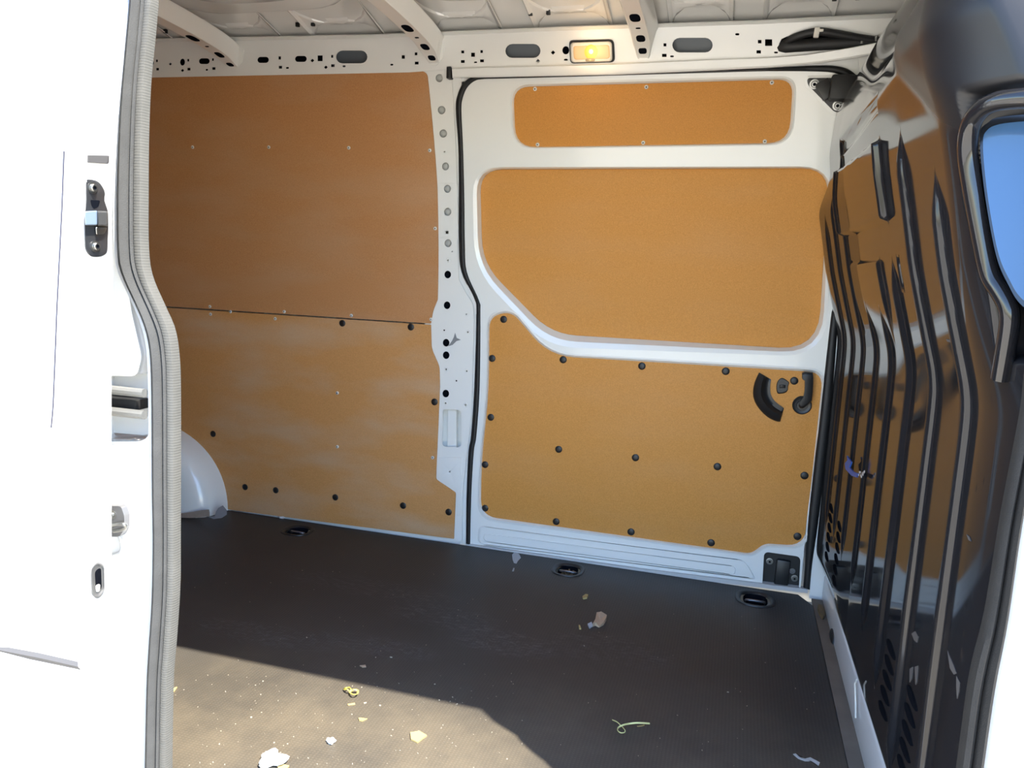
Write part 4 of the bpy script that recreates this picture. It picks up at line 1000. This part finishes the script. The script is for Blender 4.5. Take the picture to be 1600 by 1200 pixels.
flat('wood_chip', [(268, 1081), (273, 1076), (277, 1075), (272, 1082)], .002, CHIP, 'yellow sliver close to the grey weatherstrip', 'chip', curl=.002)
flat('wood_chip', [(543, 1101), (554, 1099), (555, 1101.5), (544, 1103)], .0015, CHIP, 'pale narrow chip between the yellow loop and the triangular chip', 'chip')
flat('wood_chip', [(433, 1199), (441, 1196), (452, 1198), (447, 1204), (436, 1204)], .003, CHIP, 'orange chip tucked under the large white paper', 'chip')
flat('white_smear', [(1239, 1179), (1243, 1178), (1250, 1184), (1258, 1186), (1266, 1184), (1281, 1192), (1279, 1197), (1268, 1190), (1258, 1190), (1247, 1186)], .0008, mat('dry_filler', (.5, .49, .46), .9), 'crooked smear of dried white filler near the bulkhead', 'smear')
flat('straw', [(995, 1135), (1002, 1134.2), (1007, 1133), (1007, 1134), (1002, 1135.5), (996, 1136)], .001, CHIP, 'short pale straw beside the curled yellow strap', 'straw')
def crumple(name, u, v, rx, ry, rz, lab, lobes):
    c = onZ(u, v, 0); bm = bmesh.new(); bmesh.ops.create_icosphere(bm, subdivisions=3, radius=1)
    rnd = random.Random(u)
    ph = [rnd.uniform(0, 6.28) for _ in range(6)]
    for q in bm.verts:
        a = math.atan2(q.co.y, q.co.x); s = 1+.25*math.sin(3*a+ph[0])+.15*math.sin(5*a+ph[1])+.12*math.sin(9*q.co.z*2+ph[2]+a*2)
        q.co = Vector((c[0]+q.co.x*rx*s, c[1]+q.co.y*ry*s, max(.0006, rz*.8+q.co.z*rz*(1+.3*math.sin(4*a+ph[3])))))
    tag(build(name, bm, PAPER, None, 12), lab, 'paper')
crumple('crumpled_paper', 426, 1192, .030, .026, .014, 'large crumpled white paper in the sun at the picture bottom', 3)
crumple('crumpled_paper', 517, 1161, .0105, .009, .007, 'small white paper ball in the sunlit floor patch', 3)
def strap(name, uv, m, lab, r=.0026):
    hs = [.004+.010*abs(math.sin(i*1.7)) for i in range(len(uv))]
    pts = [onZ(u, v, h) for (u, v), h in zip(uv, hs)]
    o = tube(name, smooth_path(pts, 6), r, m, None, 6, flat=.5); tag(o, lab, 'tie')
strap('plastic_tie', [(537, 1077), (541, 1075), (546, 1074.5), (549, 1078), (547, 1082), (552, 1085), (558, 1084), (559, 1079), (553, 1077.5), (547, 1080), (543, 1077.5), (538, 1077.5)], YEL, 'bright yellow plastic tie twisted in a loop at the shadow edge')
strap('plastic_tie', [(957, 1125), (964, 1128), (970, 1133.5), (976, 1140), (976, 1144), (970, 1145), (965, 1141), (967, 1136), (975, 1132.5), (985, 1130.5), (997, 1129.5), (1015, 1130.5)], PYEL, 'pale yellow curled plastic tie on the shaded floor', .0022)
# torn cardboard and film at the foot of the wheel arch
def standing(name, uv, y, m, lab, cat, amp):
    """a scrap propped upright against the wheel arch at depth Y"""
    bm = bmesh.new(); P = [onY(u, v, y) for u, v in uv]
    fr = [bm.verts.new((p[0], p[1]-amp*random.random(), max(.001, p[2]))) for p in P]; bk = [bm.verts.new((v.co.x, v.co.y+.003, v.co.z)) for v in fr]
    n = len(P); bm.faces.new(fr); bm.faces.new(bk[::-1])
    for k in range(n): j = (k+1) % n; bm.faces.new((fr[k], fr[j], bk[j], bk[k]))
    tag(build(name, bm, m, None, 20), lab, cat)
standing('cardboard_strip', [(278, 804), (283, 802), (300, 800), (315, 797), (327, 796), (328, 801), (327, 807), (312, 808), (296, 809), (281, 811)], 1.622, CARD, 'torn brown cardboard strip at the foot of the white wheel arch', 'cardboard', .008)
standing('plastic_film', [(330, 806), (337, 806), (340, 798), (345, 792), (352, 788), (356, 797), (355, 804), (347, 809), (338, 809)], 1.660, mat('grey_film', (.30, .28, .29), .25), 'crumpled grey film scrap at the corner of the wheel arch', 'film', .02)
flat('white_scrap', [(384, 800), (389, 797.5), (396, 796.5), (402, 800), (401, 803), (392, 802)], .008, PAPER, 'white foam scrap against the bottom of the lower left panel', 'scrap', curl=.01)
flat('white_scrap', [(434, 807), (439, 805), (445, 808), (443, 811), (437, 810)], .006, PAPER, 'white flake at the wall foot behind the left lashing cup', 'scrap', curl=.006)
flat('dry_leaf', [(1277, 953), (1283, 951), (1288, 955), (1289, 964), (1285, 969), (1280, 962)], .006, LEAFB, 'brown dry leaf in the corner by the kick strip', 'leaf', curl=.018)
def scuff(uv, lift=.0012):
    bm = bmesh.new(); vs = [bm.verts.new(tuple(bsurf(u, v, lift))) for u, v in uv]; f = bm.faces.new(vs)
    r = bmesh.ops.extrude_face_region(bm, geom=[f])
    for g in r['geom']:
        if isinstance(g, bmesh.types.BMVert): g.co.x += .001
    build('scuff_mark', bm, SCUFF, bh)
SCUFF = mat('pale_scuff', (.075, .072, .072), .7)
for uv in ([(1480, 1016), (1483, 1024), (1490, 1040), (1494, 1052), (1490, 1054), (1484, 1044)], [(1494, 1056), (1499, 1066), (1498, 1080), (1495, 1092), (1494, 1072)], [(1424, 990), (1430, 986), (1434, 994), (1432, 1004), (1428, 1000)],
           [(1421, 1045), (1426, 1042), (1424, 1060), (1421, 1066)], [(1429, 1042), (1434, 1040), (1432, 1066), (1430, 1070)], [(1510, 835), (1514, 838), (1517, 846), (1513, 844)], [(1478, 530), (1484, 531), (1485, 535), (1480, 534)]):
    scuff(uv)
# uncountable grit and splinters
bm = bmesh.new()
for k in range(260):
    u = random.uniform(262, 1340); v = random.uniform(880, 1200)
    if random.random() < .45: u = random.uniform(262, 820); v = random.uniform(1050, 1200)
    P = onZ(u, v, 0)
    if P[0] > .32 or P[1] > 1.74 or P[1] < .05: continue
    s = random.uniform(.0007, .0014) if random.random() < .9 else random.uniform(.0014, .0026)
    box_bm(bm, (P[0], P[1], s*.5), (s*random.uniform(1, 3), s, s), Matrix.Rotation(random.uniform(0, 3.14), 3, 'Z'))
tag(build('floor_crumbs', bm, mat('crumb', (.40, .35, .27), .9)), 'pale wood crumbs and splinters scattered over the floor', 'crumbs', kind='stuff')
